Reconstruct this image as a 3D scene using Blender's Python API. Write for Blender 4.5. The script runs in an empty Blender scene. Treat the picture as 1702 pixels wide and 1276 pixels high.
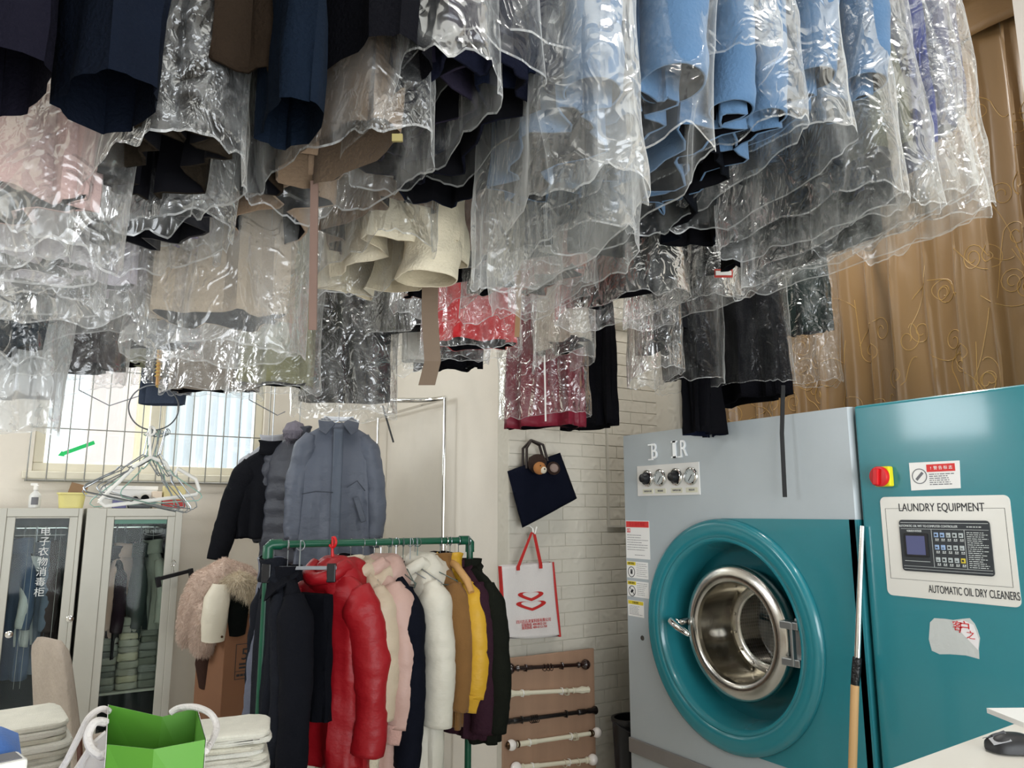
import bpy, bmesh, math, random
from mathutils import Vector, Matrix, noise
from math import sin, cos, pi, radians

# ------------------------------------------------------------------ camera, world, exposure
SC = bpy.context.scene
COL = SC.collection
FPX, YAW, PITCH, EYE = 1238.0, radians(31.7), radians(9.72), 1.6
FW = Vector((cos(PITCH)*sin(YAW), cos(PITCH)*cos(YAW), sin(PITCH)))
UP = Vector((-sin(PITCH)*sin(YAW), -sin(PITCH)*cos(YAW), cos(PITCH)))
RT = Vector((cos(YAW), -sin(YAW), 0))
CAMP = Vector((0, 0, EYE))
cam_d = bpy.data.cameras.new('camera'); cam = bpy.data.objects.new('camera', cam_d); COL.objects.link(cam)
cam_d.sensor_width = 36; cam_d.lens = FPX/1702*36; cam_d.clip_start = .05
cam.matrix_world = Matrix.Translation(CAMP) @ Matrix((RT, UP, -FW)).transposed().to_4x4()
SC.camera = cam
SC.view_settings.view_transform = 'Standard'; SC.view_settings.look = 'None'
SC.view_settings.gamma = 1; SC.view_settings.use_curve_mapping = False
SC.view_settings.exposure = 0.1
SC.cycles.transparent_max_bounces = 40
SC.cycles.max_bounces = 8
SC.cycles.sample_clamp_indirect = 6
W = bpy.data.worlds.new('daylight'); SC.world = W; W.use_nodes = True
W.node_tree.nodes['Background'].inputs[0].default_value = (.86, .93, 1, 1)
W.node_tree.nodes['Background'].inputs[1].default_value = 1.9

def area(name, loc, target, sx, sy, power, color=(1, 1, 1)):
    l = bpy.data.lights.new(name, 'AREA'); l.shape = 'RECTANGLE'; l.size = sx; l.size_y = sy
    l.energy = power; l.color = color
    o = bpy.data.objects.new(name, l); COL.objects.link(o); o.location = loc
    o.rotation_euler = (Vector(target)-Vector(loc)).to_track_quat('-Z', 'Y').to_euler()
    return o
area('shopfront_daylight', (.6, -2.3, 1.35), (1.3, 3, 1.8), 3.2, 2.4, 165, (.93, .97, 1))
area('side_window_daylight', (-2.95, 3.9, 2.75), (2.7, 2.2, 1.6), 1.9, .7, 60, (.93, .97, 1))
area('back_window_daylight', (.6, 6.05, 2.5), (.9, 3, 1.2), 1.6, 1.3, 26, (.95, .98, 1))

# pixel (1702 x 1276 frame) -> point in the room
def ray(u, v): return FW + RT*((u-851)/FPX) - UP*((v-638)/FPX)
def atx(u, v, x): r = ray(u, v); return CAMP + r*(x/r.x)
def aty(u, v, y): r = ray(u, v); return CAMP + r*(y/r.y)
def atz(u, v, z): r = ray(u, v); return CAMP + r*((z-EYE)/r.z)
def atd(u, v, d): return CAMP + ray(u, v)*d

# ------------------------------------------------------------------ materials
def lin(h):
    h = h.lstrip('#'); o = []
    for i in (0, 2, 4):
        c = int(h[i:i+2], 16)/255
        o.append(c/12.92 if c <= .04045 else ((c+.055)/1.055)**2.4)
    return (*o, 1)
MATS = {}
class NT:
    def __init__(s, m): s.t = m.node_tree; s.n = s.t.nodes
    def add(s, kind, **kw):
        n = s.n.new(kind)
        for k, v in kw.items():
            if k.startswith('i_'):
                k = k[2:]; k = int(k) if k.isdigit() else k
                n.inputs[k].default_value = v
            else: setattr(n, k, v)
        return n
    def link(s, a, b): s.t.links.new(a, b)
def M(name, hexc, rough=.75, bump=.15, scale=60, var=.12, metal=0, spec=.4, sheen=0, coat=0, stretch=(1, 1, 1), emit=0, dist=.01, kind='FBM', alpha=1):
    if name in MATS: return MATS[name]
    m = bpy.data.materials.new(name); m.use_nodes = True; t = NT(m); b = t.n['Principled BSDF']
    c = lin(hexc)
    b.inputs['Roughness'].default_value = rough; b.inputs['Metallic'].default_value = metal
    b.inputs['Specular IOR Level'].default_value = spec
    b.inputs['Sheen Weight'].default_value = sheen; b.inputs['Coat Weight'].default_value = coat
    b.inputs['Coat Roughness'].default_value = .08
    if emit:
        b.inputs['Emission Color'].default_value = c; b.inputs['Emission Strength'].default_value = emit
    tc = t.add('ShaderNodeTexCoord'); mp = t.add('ShaderNodeMapping'); mp.inputs['Scale'].default_value = stretch
    t.link(tc.outputs['Object'], mp.inputs[0])
    nz = t.add('ShaderNodeTexNoise', i_Scale=scale, i_Detail=4.0, noise_type=kind); t.link(mp.outputs[0], nz.inputs['Vector'])
    n2 = t.add('ShaderNodeTexNoise', i_Scale=max(2, scale*.12), i_Detail=3.0); t.link(mp.outputs[0], n2.inputs['Vector'])
    mx = t.add('ShaderNodeMix', data_type='RGBA'); mx.inputs['A'].default_value = tuple(max(0, x*(1-var)) for x in c[:3])+(1,)
    mx.inputs['B'].default_value = tuple(min(1, x*(1+var)) for x in c[:3])+(1,)
    t.link(n2.outputs[0], mx.inputs['Factor']); t.link(mx.outputs['Result'], b.inputs['Base Color'])
    if bump:
        bp = t.add('ShaderNodeBump', i_Strength=bump, i_Distance=dist); t.link(nz.outputs[0], bp.inputs['Height']); t.link(bp.outputs[0], b.inputs['Normal'])
    MATS[name] = m
    return m
def cloth(hexc, **k):
    dk = max(lin(hexc)[:3]) < .06
    kw = dict(rough=.9, bump=.35, scale=160, var=.14, sheen=0 if dk else .08, spec=.05 if dk else .2); kw.update(k)
    return M('cloth '+hexc+''.join(sorted(map(str, k.values()))), hexc, **kw)
def nylon(hexc, **k):
    kw = dict(rough=.5, bump=.85, scale=10, var=.1, spec=.35, stretch=(1, 1, 1.6), dist=.012); kw.update(k)
    return M('nylon '+hexc, hexc, **kw)
def plastic_film(name, base=.08, tint=(.97, .975, .975), seed=0.0, gloss=1.0, crease=.5):
    """thin crumpled polythene: clear sheet, whitish where creased or seen edge-on, glossy"""
    if name in MATS: return MATS[name]
    m = bpy.data.materials.new(name); m.use_nodes = True; t = NT(m); t.n.remove(t.n['Principled BSDF']); out = t.n['Material Output']
    def math(op, a, b=None, c=None, clamp=False):
        n = t.add('ShaderNodeMath', operation=op, use_clamp=clamp)
        for i, x in enumerate((a, b, c)):
            if x is None: continue
            if isinstance(x, (int, float)): n.inputs[i].default_value = x
            else: t.link(x, n.inputs[i])
        return n.outputs[0]
    tc = t.add('ShaderNodeTexCoord'); oi = t.add('ShaderNodeObjectInfo'); sc_ = math('MULTIPLY_ADD', oi.outputs['Random'], 37.0, seed); cb = t.add('ShaderNodeCombineXYZ'); t.link(sc_, cb.inputs[0]); t.link(sc_, cb.inputs[2])
    def ridge(scale, stretch, rot, dist, detail, sharp):
        mp = t.add('ShaderNodeMapping'); mp.inputs['Scale'].default_value = stretch; mp.inputs['Rotation'].default_value = rot; t.link(tc.outputs['Object'], mp.inputs[0]); t.link(cb.outputs[0], mp.inputs['Location'])
        n = t.add('ShaderNodeTexNoise', i_Scale=scale, i_Detail=detail, i_Roughness=.5, i_Distortion=dist); t.link(mp.outputs[0], n.inputs['Vector'])
        d = math('ABSOLUTE', math('SUBTRACT', n.outputs[0], .5)); return math('SUBTRACT', 1.0, math('MULTIPLY', d, sharp), clamp=True)
    r1 = ridge(6.0, (1, 1, .30), (.35, .2, 0), .6, 2.0, 9.0)      # long drawn creases
    r2 = ridge(17.0, (1, 1, .8), (.8, -.4, .3), .9, 2.0, 7.0)     # crumples
    r3 = ridge(55.0, (1, 1, .9), (.2, .6, .1), .5, 2.0, 6.0)      # fine crinkle
    n3 = t.add('ShaderNodeTexNoise', i_Scale=4.5, i_Detail=2.0); t.link(tc.outputs['Object'], n3.inputs['Vector'])
    mk = t.add('ShaderNodeMapRange'); mk.inputs[1].default_value = .50; mk.inputs[2].default_value = .66; t.link(n3.outputs[0], mk.inputs[0]); mk = mk.outputs[0]
    c1 = math('POWER', r1, 3.0); c2 = math('MULTIPLY', math('POWER', r2, 2.0), mk); c3 = math('MULTIPLY', r3, mk)
    hgt = math('ADD', math('MULTIPLY_ADD', r1, .9, math('MULTIPLY', r2, .35)), math('MULTIPLY', c3, .16))
    bp = t.add('ShaderNodeBump', i_Strength=.9, i_Distance=.012); t.link(hgt, bp.inputs['Height'])
    lw = t.add('ShaderNodeLayerWeight', i_Blend=.32); t.link(bp.outputs[0], lw.inputs['Normal'])
    lw2 = t.add('ShaderNodeLayerWeight', i_Blend=.5)
    h = math('MULTIPLY_ADD', math('POWER', lw2.outputs['Facing'], 4.5), .6, base)
    h = math('ADD', h, math('MULTIPLY', math('ADD', math('MULTIPLY', c1, .30), math('MULTIPLY', c2, .38)), crease), clamp=True)
    tr = t.add('ShaderNodeBsdfTransparent', i_0=(*tint, 1))
    df = t.add('ShaderNodeBsdfDiffuse', i_0=(.84, .85, .84, 1)); tl = t.add('ShaderNodeBsdfTranslucent', i_0=(.84, .85, .84, 1))
    hz = t.add('ShaderNodeMixShader', i_0=.45); t.link(df.outputs[0], hz.inputs[1]); t.link(tl.outputs[0], hz.inputs[2])
    m1 = t.add('ShaderNodeMixShader'); t.link(h, m1.inputs[0]); t.link(tr.outputs[0], m1.inputs[1]); t.link(hz.outputs[0], m1.inputs[2])
    gl = t.add('ShaderNodeBsdfGlossy', i_0=(1, 1, 1, 1), i_Roughness=.2); t.link(bp.outputs[0], gl.inputs['Normal'])
    fg = math('MULTIPLY_ADD', lw.outputs['Fresnel'], .30*gloss, .045*gloss, True)
    m2 = t.add('ShaderNodeMixShader'); t.link(fg, m2.inputs[0]); t.link(m1.outputs[0], m2.inputs[1]); t.link(gl.outputs[0], m2.inputs[2])
    t.link(m2.outputs[0], out.inputs[0])
    MATS[name] = m
    return m
def glass(name, tint=(.95, .97, .96), refl=.08, rough=.02):
    if name in MATS: return MATS[name]
    m = bpy.data.materials.new(name); m.use_nodes = True; t = NT(m); t.n.remove(t.n['Principled BSDF']); out = t.n['Material Output']
    tr = t.add('ShaderNodeBsdfTransparent', i_0=(*tint, 1)); gl = t.add('ShaderNodeBsdfGlossy', i_0=(1, 1, 1, 1), i_Roughness=rough)
    fr = t.add('ShaderNodeLayerWeight', i_Blend=.3); ad = t.add('ShaderNodeMath', operation='MULTIPLY_ADD', i_1=.2, i_2=refl, use_clamp=True); t.link(fr.outputs['Fresnel'], ad.inputs[0])
    mx = t.add('ShaderNodeMixShader'); t.link(ad.outputs[0], mx.inputs[0]); t.link(tr.outputs[0], mx.inputs[1]); t.link(gl.outputs[0], mx.inputs[2]); t.link(mx.outputs[0], out.inputs[0])
    MATS[name] = m
    return m

# ------------------------------------------------------------------ mesh helpers
class MB:
    def __init__(s): s.bm = bmesh.new()
    def box(s, x0, x1, y0, y1, z0, z1, mat=None, mi=0):
        vs = [Vector((x, y, z)) for z in (z0, z1) for y in (y0, y1) for x in (x0, x1)]
        if mat is not None: vs = [mat @ v for v in vs]
        b = [s.bm.verts.new(v) for v in vs]
        for q in ((0, 2, 3, 1), (4, 5, 7, 6), (0, 1, 5, 4), (2, 6, 7, 3), (0, 4, 6, 2), (1, 3, 7, 5)):
            f = s.bm.faces.new([b[i] for i in q]); f.material_index = mi
        return s
    def loft(s, rings, closed=True, cap0=False, cap1=False, mi=0):
        R = [[s.bm.verts.new(p) for p in r] for r in rings]; n = len(R[0])
        for a, b in zip(R, R[1:]):
            for j in range(n if closed else n-1):
                k = (j+1) % n
                f = s.bm.faces.new((a[j], a[k], b[k], b[j])); f.material_index = mi
        if cap0: s.bm.faces.new(R[0][::-1]).material_index = mi
        if cap1: s.bm.faces.new(R[-1]).material_index = mi
        return R
    def tube(s, pts, r, n=8, cap=True, mi=0, closed=False):
        pts = [Vector(p) for p in pts]; rs = r if isinstance(r, (list, tuple)) else [r]*len(pts)
        rings = []; prev = None
        for i, p in enumerate(pts):
            a = pts[i-1] if (i or closed) else p; b = pts[(i+1) % len(pts)] if (i < len(pts)-1 or closed) else p
            d = (b-a).normalized()
            u = prev - d*prev.dot(d) if prev is not None else None
            if u is None or u.length < 1e-5: u = d.orthogonal()
            u.normalize(); prev = u; w = d.cross(u)
            rings.append([p+(u*cos(2*pi*k/n)+w*sin(2*pi*k/n))*rs[i] for k in range(n)])
        if closed: rings.append(rings[0]); s.loft(rings, mi=mi); bmesh.ops.remove_doubles(s.bm, verts=s.bm.verts, dist=1e-6)
        else: s.loft(rings, cap0=cap, cap1=cap, mi=mi)
        return s
    def lathe(s, prof, o=(0, 0, 0), axis=(0, 0, 1), n=32, mi=0, cap=False):
        o = Vector(o); a = Vector(axis).normalized(); u = a.orthogonal().normalized(); w = a.cross(u)
        s.loft([[o+a*h+(u*cos(2*pi*k/n)+w*sin(2*pi*k/n))*r for k in range(n)] for r, h in prof], cap0=cap, cap1=cap, mi=mi)
        return s
    def poly(s, pts, mi=0):
        f = s.bm.faces.new([s.bm.verts.new(p) for p in pts]); f.material_index = mi; return s
    def prism(s, pts, off, mi=0):
        off = Vector(off); a = [s.bm.verts.new(Vector(p)) for p in pts]; b = [s.bm.verts.new(Vector(p)+off) for p in pts]; n = len(a)
        s.bm.faces.new(a[::-1]).material_index = mi; s.bm.faces.new(b).material_index = mi
        for i in range(n): s.bm.faces.new((a[i], a[(i+1) % n], b[(i+1) % n], b[i])).material_index = mi
        return s
    def grid(s, fn, nu, nv, mi=0):
        V = [[s.bm.verts.new(fn(i/nu, j/nv)) for i in range(nu+1)] for j in range(nv+1)]
        for j in range(nv):
            for i in range(nu): s.bm.faces.new((V[j][i], V[j][i+1], V[j+1][i+1], V[j+1][i])).material_index = mi
        return s
    def build(s, name, mat, parent=None, smooth=True, bevel=0, solid=0, sub=0, lining=None, fixn=True, seg=2, auto=True):
        if fixn: bmesh.ops.recalc_face_normals(s.bm, faces=s.bm.faces)
        me = bpy.data.meshes.new(name); s.bm.to_mesh(me); s.bm.free()
        for m in (mat if isinstance(mat, (list, tuple)) else [mat]): me.materials.append(m)
        o = bpy.data.objects.new(name, me); COL.objects.link(o)
        if smooth:
            for p in me.polygons: p.use_smooth = True
            if auto: 
                try: me.set_sharp_from_angle(angle=radians(40))
                except Exception: pass
        if solid:
            md = o.modifiers.new('s', 'SOLIDIFY'); md.thickness = solid; md.offset = -1
            if lining is not None: me.materials.append(lining); md.material_offset = 1; md.material_offset_rim = 0
        if bevel:
            md = o.modifiers.new('b', 'BEVEL'); md.width = bevel; md.segments = seg; md.limit_method = 'ANGLE'; md.angle_limit = radians(40)
        if sub:
            md = o.modifiers.new('u', 'SUBSURF'); md.levels = sub; md.render_levels = sub
        if parent is not None: o.parent = parent
        return o
def tag(o, label=None, cat=None, group=None, kind=None):
    for k, v in (('label', label), ('category', cat), ('group', group), ('kind', kind)):
        if v: o[k] = v
    return o
def thing(name, label, cat, loc=(0, 0, 0), rz=0, group=None, rot=None):
    o = bpy.data.objects.new(name, None); COL.objects.link(o); o.empty_display_size = .05
    o.location = loc; o.rotation_euler = rot or (0, 0, rz)
    return tag(o, label, cat, group)
def struct(o): o['kind'] = 'structure'; return o
def copy_thing(r, label=None):
    c = r.copy(); COL.objects.link(c)
    if label: c['label'] = label
    for ch in r.children:
        d = ch.copy(); COL.objects.link(d); d.parent = c
        for g in ch.children: e = g.copy(); COL.objects.link(e); e.parent = d
    return c
def text(name, s, size, loc, mat, parent, rz=0, align='CENTER', sx=1, depth=.0006, space=1):
    """standing text that faces the local -y side"""
    cu = bpy.data.curves.new(name, 'FONT'); cu.body = s; cu.size = size; cu.align_x = align; cu.align_y = 'CENTER'; cu.extrude = depth; cu.space_character = space
    o = bpy.data.objects.new(name, cu); COL.objects.link(o)
    me = bpy.data.meshes.new_from_object(o.evaluated_get(bpy.context.evaluated_depsgraph_get()))
    bpy.data.objects.remove(o); me.name = name; me.materials.clear(); me.materials.append(mat)
    o = bpy.data.objects.new(name, me); COL.objects.link(o); o.parent = parent
    o.location = loc; o.rotation_euler = (pi/2, 0, rz); o.scale = (sx, 1, 1)
    return o
def fbm(p, f, seed=0): return noise.noise(Vector((p[0]*f+seed, p[1]*f-seed*1.7, p[2]*f+seed*.6)))
def rounded(x0, x1, z0, z1, r, y, n=6):
    pts = []
    for cx, cz, a in ((x1-r, z1-r, 0), (x0+r, z1-r, 90), (x0+r, z0+r, 180), (x1-r, z0+r, 270)):
        for k in range(n+1):
            t = radians(a+90*k/n); pts.append((cx+r*cos(t), y, cz+r*sin(t)))
    return pts

# shared materials
steel = M('stainless', '#c9c6bf', rough=.22, metal=1, bump=.05, scale=30, var=.08)
chrome = M('chrome', '#e6e6e4', rough=.08, metal=1, bump=0, var=.03)
wire = M('hanger wire', '#9fa5ab', rough=.3, metal=1, bump=0, var=.05)
white_pl = M('white plastic', '#e8e6e0', rough=.4, bump=0, var=.04)
black_pl = M('black plastic', '#17171a', rough=.35, bump=.05, var=.1)
red_pl = M('red plastic', '#c4161c', rough=.35, bump=0, var=.05)
paper = M('paper label', '#e6e5e2', rough=.6, bump=.03, var=.03)
ink = M('ink', '#2b2c30', rough=.7, bump=0, var=.05)
ink_l = M('faint ink', '#6d6d72', rough=.7, bump=0, var=.05)
red_ink = M('red ink', '#c02028', rough=.6, bump=0, var=.05)
yellow_ink = M('yellow ink', '#d8c22a', rough=.6, bump=0, var=.05)
# ------------------------------------------------------------------ the room
XS, YB, YK, XM = 2.26, 5.8, 3.7, 2.718          # side wall, back wall, brick wall, machine front
wallpaint = M('wall paint', '#d9d2c6', rough=.85, bump=.06, scale=90, var=.03)
def hole_wall(mb, a0, a1, z0, z1, h, f):
    """a wall slab in strips round one opening h=(a0,a1,z0,z1); f(a0,a1,z0,z1) adds a box"""
    f(a0, h[0], z0, z1); f(h[1], a1, z0, z1); f(h[0], h[1], z0, h[2]); f(h[0], h[1], h[3], z1)
ZC = 4.2
mb = MB(); mb.box(-3.1, 4.05, -2.6, 6.0, -.1, 0)
struct(mb.build('floor', M('floor tile', '#d6d3ca', rough=.35, bump=.03, var=.08), smooth=False))
mb = MB(); mb.box(-3.1, 4.05, -2.6, 6.0, ZC, ZC+.1)
struct(mb.build('ceiling', M('ceiling paint', '#e3e2de', rough=.9, bump=.05), smooth=False))
WX0, WX1, WZ0, WZ1 = -.10, 1.36, 1.86, 3.05
mb = MB(); hole_wall(mb, -3.1, XS, 0, ZC, (WX0, WX1, WZ0, WZ1), lambda a, b, c, d: mb.box(a, b, YB, YB+.2, c, d))
struct(mb.build('wall_back', wallpaint, smooth=False))
mb = MB(); hole_wall(mb, -2.6, YB+.2, 0, ZC, (2.9, 4.9, 2.35, 3.2), lambda a, b, c, d: mb.box(-3.1, -3, a, b, c, d))
struct(mb.build('wall_left', wallpaint, smooth=False))
mb = MB(); hole_wall(mb, -3.1, 4.05, 0, ZC, (-1.1, 2.3, .1, 2.7), lambda a, b, c, d: mb.box(a, b, -2.6, -2.5, c, d))
struct(mb.build('wall_rear', wallpaint, smooth=False))
mb = MB(); mb.box(3.95, 4.05, -2.6, YK, 0, ZC)
struct(mb.build('wall_right', wallpaint, smooth=False))
mb = MB(); mb.box(XS, XS+.12, YK+.12, YB, 0, ZC)
struct(mb.build('wall_alcove', wallpaint, smooth=False))
# embossed brick wallpaper wall
brickm = M('embossed brick panel', '#c6c1b4', rough=.6, bump=1.0, scale=22, var=.05, dist=.006, kind='RIDGED_MULTIFRACTAL', spec=.3)
rnd = random.Random(4)
mb = MB(); mb.box(XS, 4.05, YK, YK+.12, 0, ZC)
bh = .0765
for r in range(0, 40):
    x = XS+.002 - (r % 2)*.13
    z = .25+r*bh
    while x < 3.4:
        w = .26 + rnd.uniform(-.02, .02)
        a, b = max(x, XS+.001), min(x+w, 3.42)
        if b-a > .02: mb.box(a+.0015, b-.0015, YK-.004-rnd.random()*.002, YK+.001, z+.0018, z+bh-.0018)
        x += w
struct(mb.build('wall_brick', brickm, smooth=False, bevel=.003, seg=2))
mb = MB(); p = atx(1690, 60, 3.35); mb.box(3.35, 3.95, .5, p.y, 0, ZC)
struct(mb.build('wall_pillar', M('pillar paint', '#b9b2ab', rough=.8, bump=.05, var=.03), smooth=False))

# window in the back wall
wf = M('window frame cream', '#d8d2bf', rough=.5, bump=.05, var=.05)
mb = MB(); t = .06
for a, b, c, d in ((WX0, WX1, WZ0, WZ0+t), (WX0, WX1, WZ1-t, WZ1), (WX0, WX0+t, WZ0+t, WZ1-t), (WX1-t, WX1, WZ0+t, WZ1-t)): mb.box(a, b, YB+.04, YB+.14, c, d)
win = struct(mb.build('window_1', wf, smooth=False, bevel=.006))
mx = aty(263, 700, YB).x
mb = MB(); mb.box(mx-.045, mx+.045, YB+.05, YB+.12, WZ0+t, WZ1-t); mb.box(mx+.03, mx+.05, YB+.03, YB+.05, WZ0+t, WZ1-t)
mb.build('window_mullion', wf, win, smooth=False, bevel=.005)
gl = glass('window glass')
for a, b in ((WX0+t, mx-.045), (mx+.045, WX1-t)):
    mb = MB(); mb.box(a, b, YB+.085, YB+.089, WZ0+t, WZ1-t); mb.build('window_pane', gl, win, smooth=False)
mb = MB(); mb.box(WX0-.05, WX1+.05, YB-.05, YB-.001, WZ0-.05, WZ0); mb.build('window_sill', wf, win, smooth=False, bevel=.006)
# arrow sticker on the pane
A, B = aty(96, 757, YB+.083), aty(157, 735, YB+.083); d = (B-A); L = d.length; d.normalize(); nrm = Vector((-d.z, 0, d.x))
mb = MB(); hl = .035; hw = .022; bw = .013
pts = [A, A+d*hl+nrm*hw, A+d*hl+nrm*bw, B+nrm*bw, B-nrm*bw, A+d*hl-nrm*bw, A+d*hl-nrm*hw]
mb.prism(pts, (0, .001, 0))
tag(mb.build('arrow_sticker', M('green sticker', '#18c266', rough=.5, bump=0, var=.02), smooth=False), 'bright green arrow sticker on the window glass pointing down to the left', 'sticker')
# steel security grille in front of the window
barm = M('grille steel', '#8f8f8a', rough=.4, metal=.7, bump=.05)
gr = thing('window_grille', 'thin steel bar grille mounted in front of the bright window', 'window grille', (0, 0, 0))
gy = YB-.09
gx0, gx1 = aty(40, 800, gy).x, aty(455, 800, gy).x
mb = MB(); 
for z in (1.80,): mb.tube([(gx0, gy, z), (gx1, gy, z)], .008)
for z in (aty(250, 719, gy).z, 2.55, 3.0): mb.tube([(gx0, gy, z), (gx1, gy, z)], .0045)
for x in (gx0+.01, gx1-.01):
    for z in (1.82, 2.95): mb.tube([(x, gy, z), (x, YB+.01, z)], .005)
mb.build('crossbar', barm, gr)
x = gx0+.01
while x < gx1:
    mb = MB(); mb.tube([(x, gy-.006, 1.795), (x, gy-.006, 3.05)], .0042); mb.build('bar', barm, gr); x += .107
# pale buildings outside
mb = MB(); mb.box(mx+.1, 6, 9.5, 9.8, 0, 7)
for k in range(40): mb.box(mx+.2+k*.14, mx+.26+k*.14, 9.44, 9.5, 0, 7)
struct(mb.build('exterior_wall', M('pale facade', '#eef2f6', rough=.8, bump=.02, var=.02), smooth=False))
for k, (a, b, hx) in enumerate(((-3, -.6, '#f6f3ea'), (-.55, -.2, '#f4f0e0'), (.3, .75, '#f4e2dc'), (.75, 1.0, '#f5e9c8'))):
    mb = MB(); mb.box(a, b, 8.8+k*.1, 9.0+k*.1, 0, 5+k); struct(mb.build('exterior_wall', M('outside '+hx, hx, rough=.9, bump=.1, scale=8, var=.1), smooth=False))

# gold satin curtain on its rail, behind the machine
gold = M('gold satin', '#7f6340', rough=.3, bump=.25, scale=40, var=.12, spec=.5, sheen=.2, stretch=(1, 1, .2), dist=.004)
CX = 3.62
cp0, cp1 = atx(1600, 26, CX), atx(1672, 60, CX)
cy0, cy1, cz1 = 1.28, 3.62, cp0.z
cu = thing('gold_curtain', 'tall gold satin curtain with embroidered vines behind the dry cleaning machine', 'curtain', (0, 0, 0))
def cpt(u, v, off=0):
    y = cy0+(cy1-cy0)*u; z = .9+(cz1-.9)*v
    y0 = y+.10*(1-v)*noise.noise(Vector((u*3, 0, 2)))+.03*noise.noise(Vector((u*6, v*3, 7)))
    k = y0/.155; i0 = math.floor(k); f = .03*sin(y0*17+v*1.5)+.012*noise.noise(Vector((u*14, v*7, 1)))
    for q in (i0-1, i0, i0+1):
        cen = q+.5+.34*noise.noise(Vector((q*1.7, 3.1, 0))); w_ = .11+.05*noise.noise(Vector((q*2.3, 8, 0)))
        f -= (.05+.03*noise.noise(Vector((q*3.1, v*2, 4))))*math.exp(-((k-cen)/w_)**2)
    f += .014*noise.noise(Vector((u*34, v*24, 5)))*max(0, .6-abs(v-.35))
    return Vector((CX+f*(1-.5*v)-off, y, z))
mb = MB(); mb.grid(cpt, 300, 70); mb.build('curtain_cloth', gold, cu, solid=.003)
mb = MB(); mb.grid(lambda u, v: Vector((CX-.045+.008*sin(u*40), cy0+(cy1-cy0)*u, cz1-.16+.2*v)), 120, 4); mb.build('pelmet_band', M('gold satin dark', '#6f5330', rough=.5, bump=.2, scale=40), cu, solid=.004)
vine = M('vine embroidery', '#a98750', rough=.4, bump=.1, var=.1)
mb = MB(); rnd = random.Random(8)
for k in range(120):
    u0, v0 = rnd.uniform(.02, .98), rnd.uniform(.28, .85); du, dv = .035, .028
    s = rnd.choice((-1, 1)); turns = rnd.uniform(1.2, 1.9); pts = []
    for i in range(26):
        a = i/25*turns*2*pi; r = .28+1.0*i/25
        pts.append((u0+s*du*.5*r*cos(a+k), v0+dv*.62*r*sin(a+k)))
    ex, ey = pts[-1]; dx, dy = ex-pts[-2][0], ey-pts[-2][1]; 
    for i in range(1, 9): pts.append((ex+dx*i*.9, ey+dy*i*.9+.0006*i*i*s))
    pts = [(min(.995, max(.005, a)), b) for a, b in pts]
    mb.tube([cpt(a, b, .004) for a, b in pts], .0022, n=5)
mb.build('vine_embroidery', vine, cu)
mb = MB(); mb.tube([(CX-.03, cy0-.1, cz1+.05), (CX-.03, cy1+.05, cz1+.05)], .016)
for y in (cy0, 2.4, cy1): mb.tube([(CX-.03, y, cz1+.05), (3.95, y, cz1+.05)], .01)
tag(mb.build('curtain_rail', M('dark bronze', '#2a231d', rough=.35, metal=.6), None), 'dark rail along the top of the gold curtain', 'curtain rail')
# ceiling strip lights and the overhead garment rails
pipe = M('galvanised pipe', '#9a9b9a', rough=.3, metal=.9, bump=.05)
lampm = M('lamp diffuser', '#ffffff', emit=2.5, bump=0)
for k, (x, y) in enumerate(((.2, 4.9), (1.2, 2.9), (2.6, 2.4), (-1.0, 2.6), (1.6, .2))):
    t = thing('ceiling_light', ['strip light on the ceiling near the back window', 'strip light on the middle of the ceiling', 'strip light on the ceiling before the gold curtain', 'strip light on the ceiling by the left wall', 'strip light on the ceiling over the counter'][k], 'ceiling light', (x, y, ZC), .0)
    mb = MB(); mb.box(-.62, .62, -.06, .06, -.05, 0); mb.build('housing', white_pl, t, smooth=False, bevel=.006)
    mb = MB(); mb.box(-.6, .6, -.05, .05, -.064, -.05); mb.build('diffuser', lampm, t, smooth=False)
    area('ceiling_light_glow', (x, y, ZC-.08), (x, y, 0), 1.2, .12, [10, 12, 34, 6, 22][k], (1, .97, .92))
RAILS = {}
for nm, y, z, x0, x1, lb in (('front', 1.1, 3.3, -2.9, 1.8, 'front'), ('second', 2.25, 3.2, -2.9, 3.5, 'second'), ('third', 3.3, 3.2, -2.9, 3.5, 'third'), ('fourth', 4.5, 3.2, -2.9, 2.2, 'rearmost')):
    mb = MB(); mb.tube([(x0, y, z), (x1, y, z)], .02, n=12)
    o = tag(mb.build('hanging_rail', pipe), lb+' overhead steel garment rail hung from the ceiling', 'rail')
    for x in (x0+.2, (x0+x1)/2, x1-.2): mb = MB(); mb.tube([(x, y, z), (x, y, ZC+.01)], .008); mb.build('hanger_rod', pipe, o)
    RAILS[nm] = (y, z)
# ------------------------------------------------------------------ dry cleaning machine (local x runs from its far end towards the camera side, front faces local -y)
YF = 3.215
def mf(u, v): p = atx(u, v, XM); return YF-p.y, p.z
mwhite = M('machine enamel', '#a9b1b5', rough=.32, bump=.03, scale=120, var=.02, spec=.5, coat=.2)
teal = M('teal enamel', '#257882', rough=.25, bump=.05, scale=160, var=.03, spec=.5, coat=.4, dist=.002)
teal_shade = M('shaded teal enamel', '#0a5a63', rough=.3, bump=.03, var=.03, spec=.5)  # same teal paint, darkened in its colour for the shade of the recess
grey_band = M('galvanised band', '#8b8887', rough=.4, metal=.5, bump=.1)
dark = M('dark void', '#0b0c0d', rough=.8, bump=0)
mc = thing('dry_cleaning_machine', 'large white and teal dry cleaning machine with a round steel door', 'machine', (XM, YF, 0), -pi/2)
CXm, CZ, RH = .70, 1.05, .42
ML, MT = 1.40, 2.017
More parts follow.
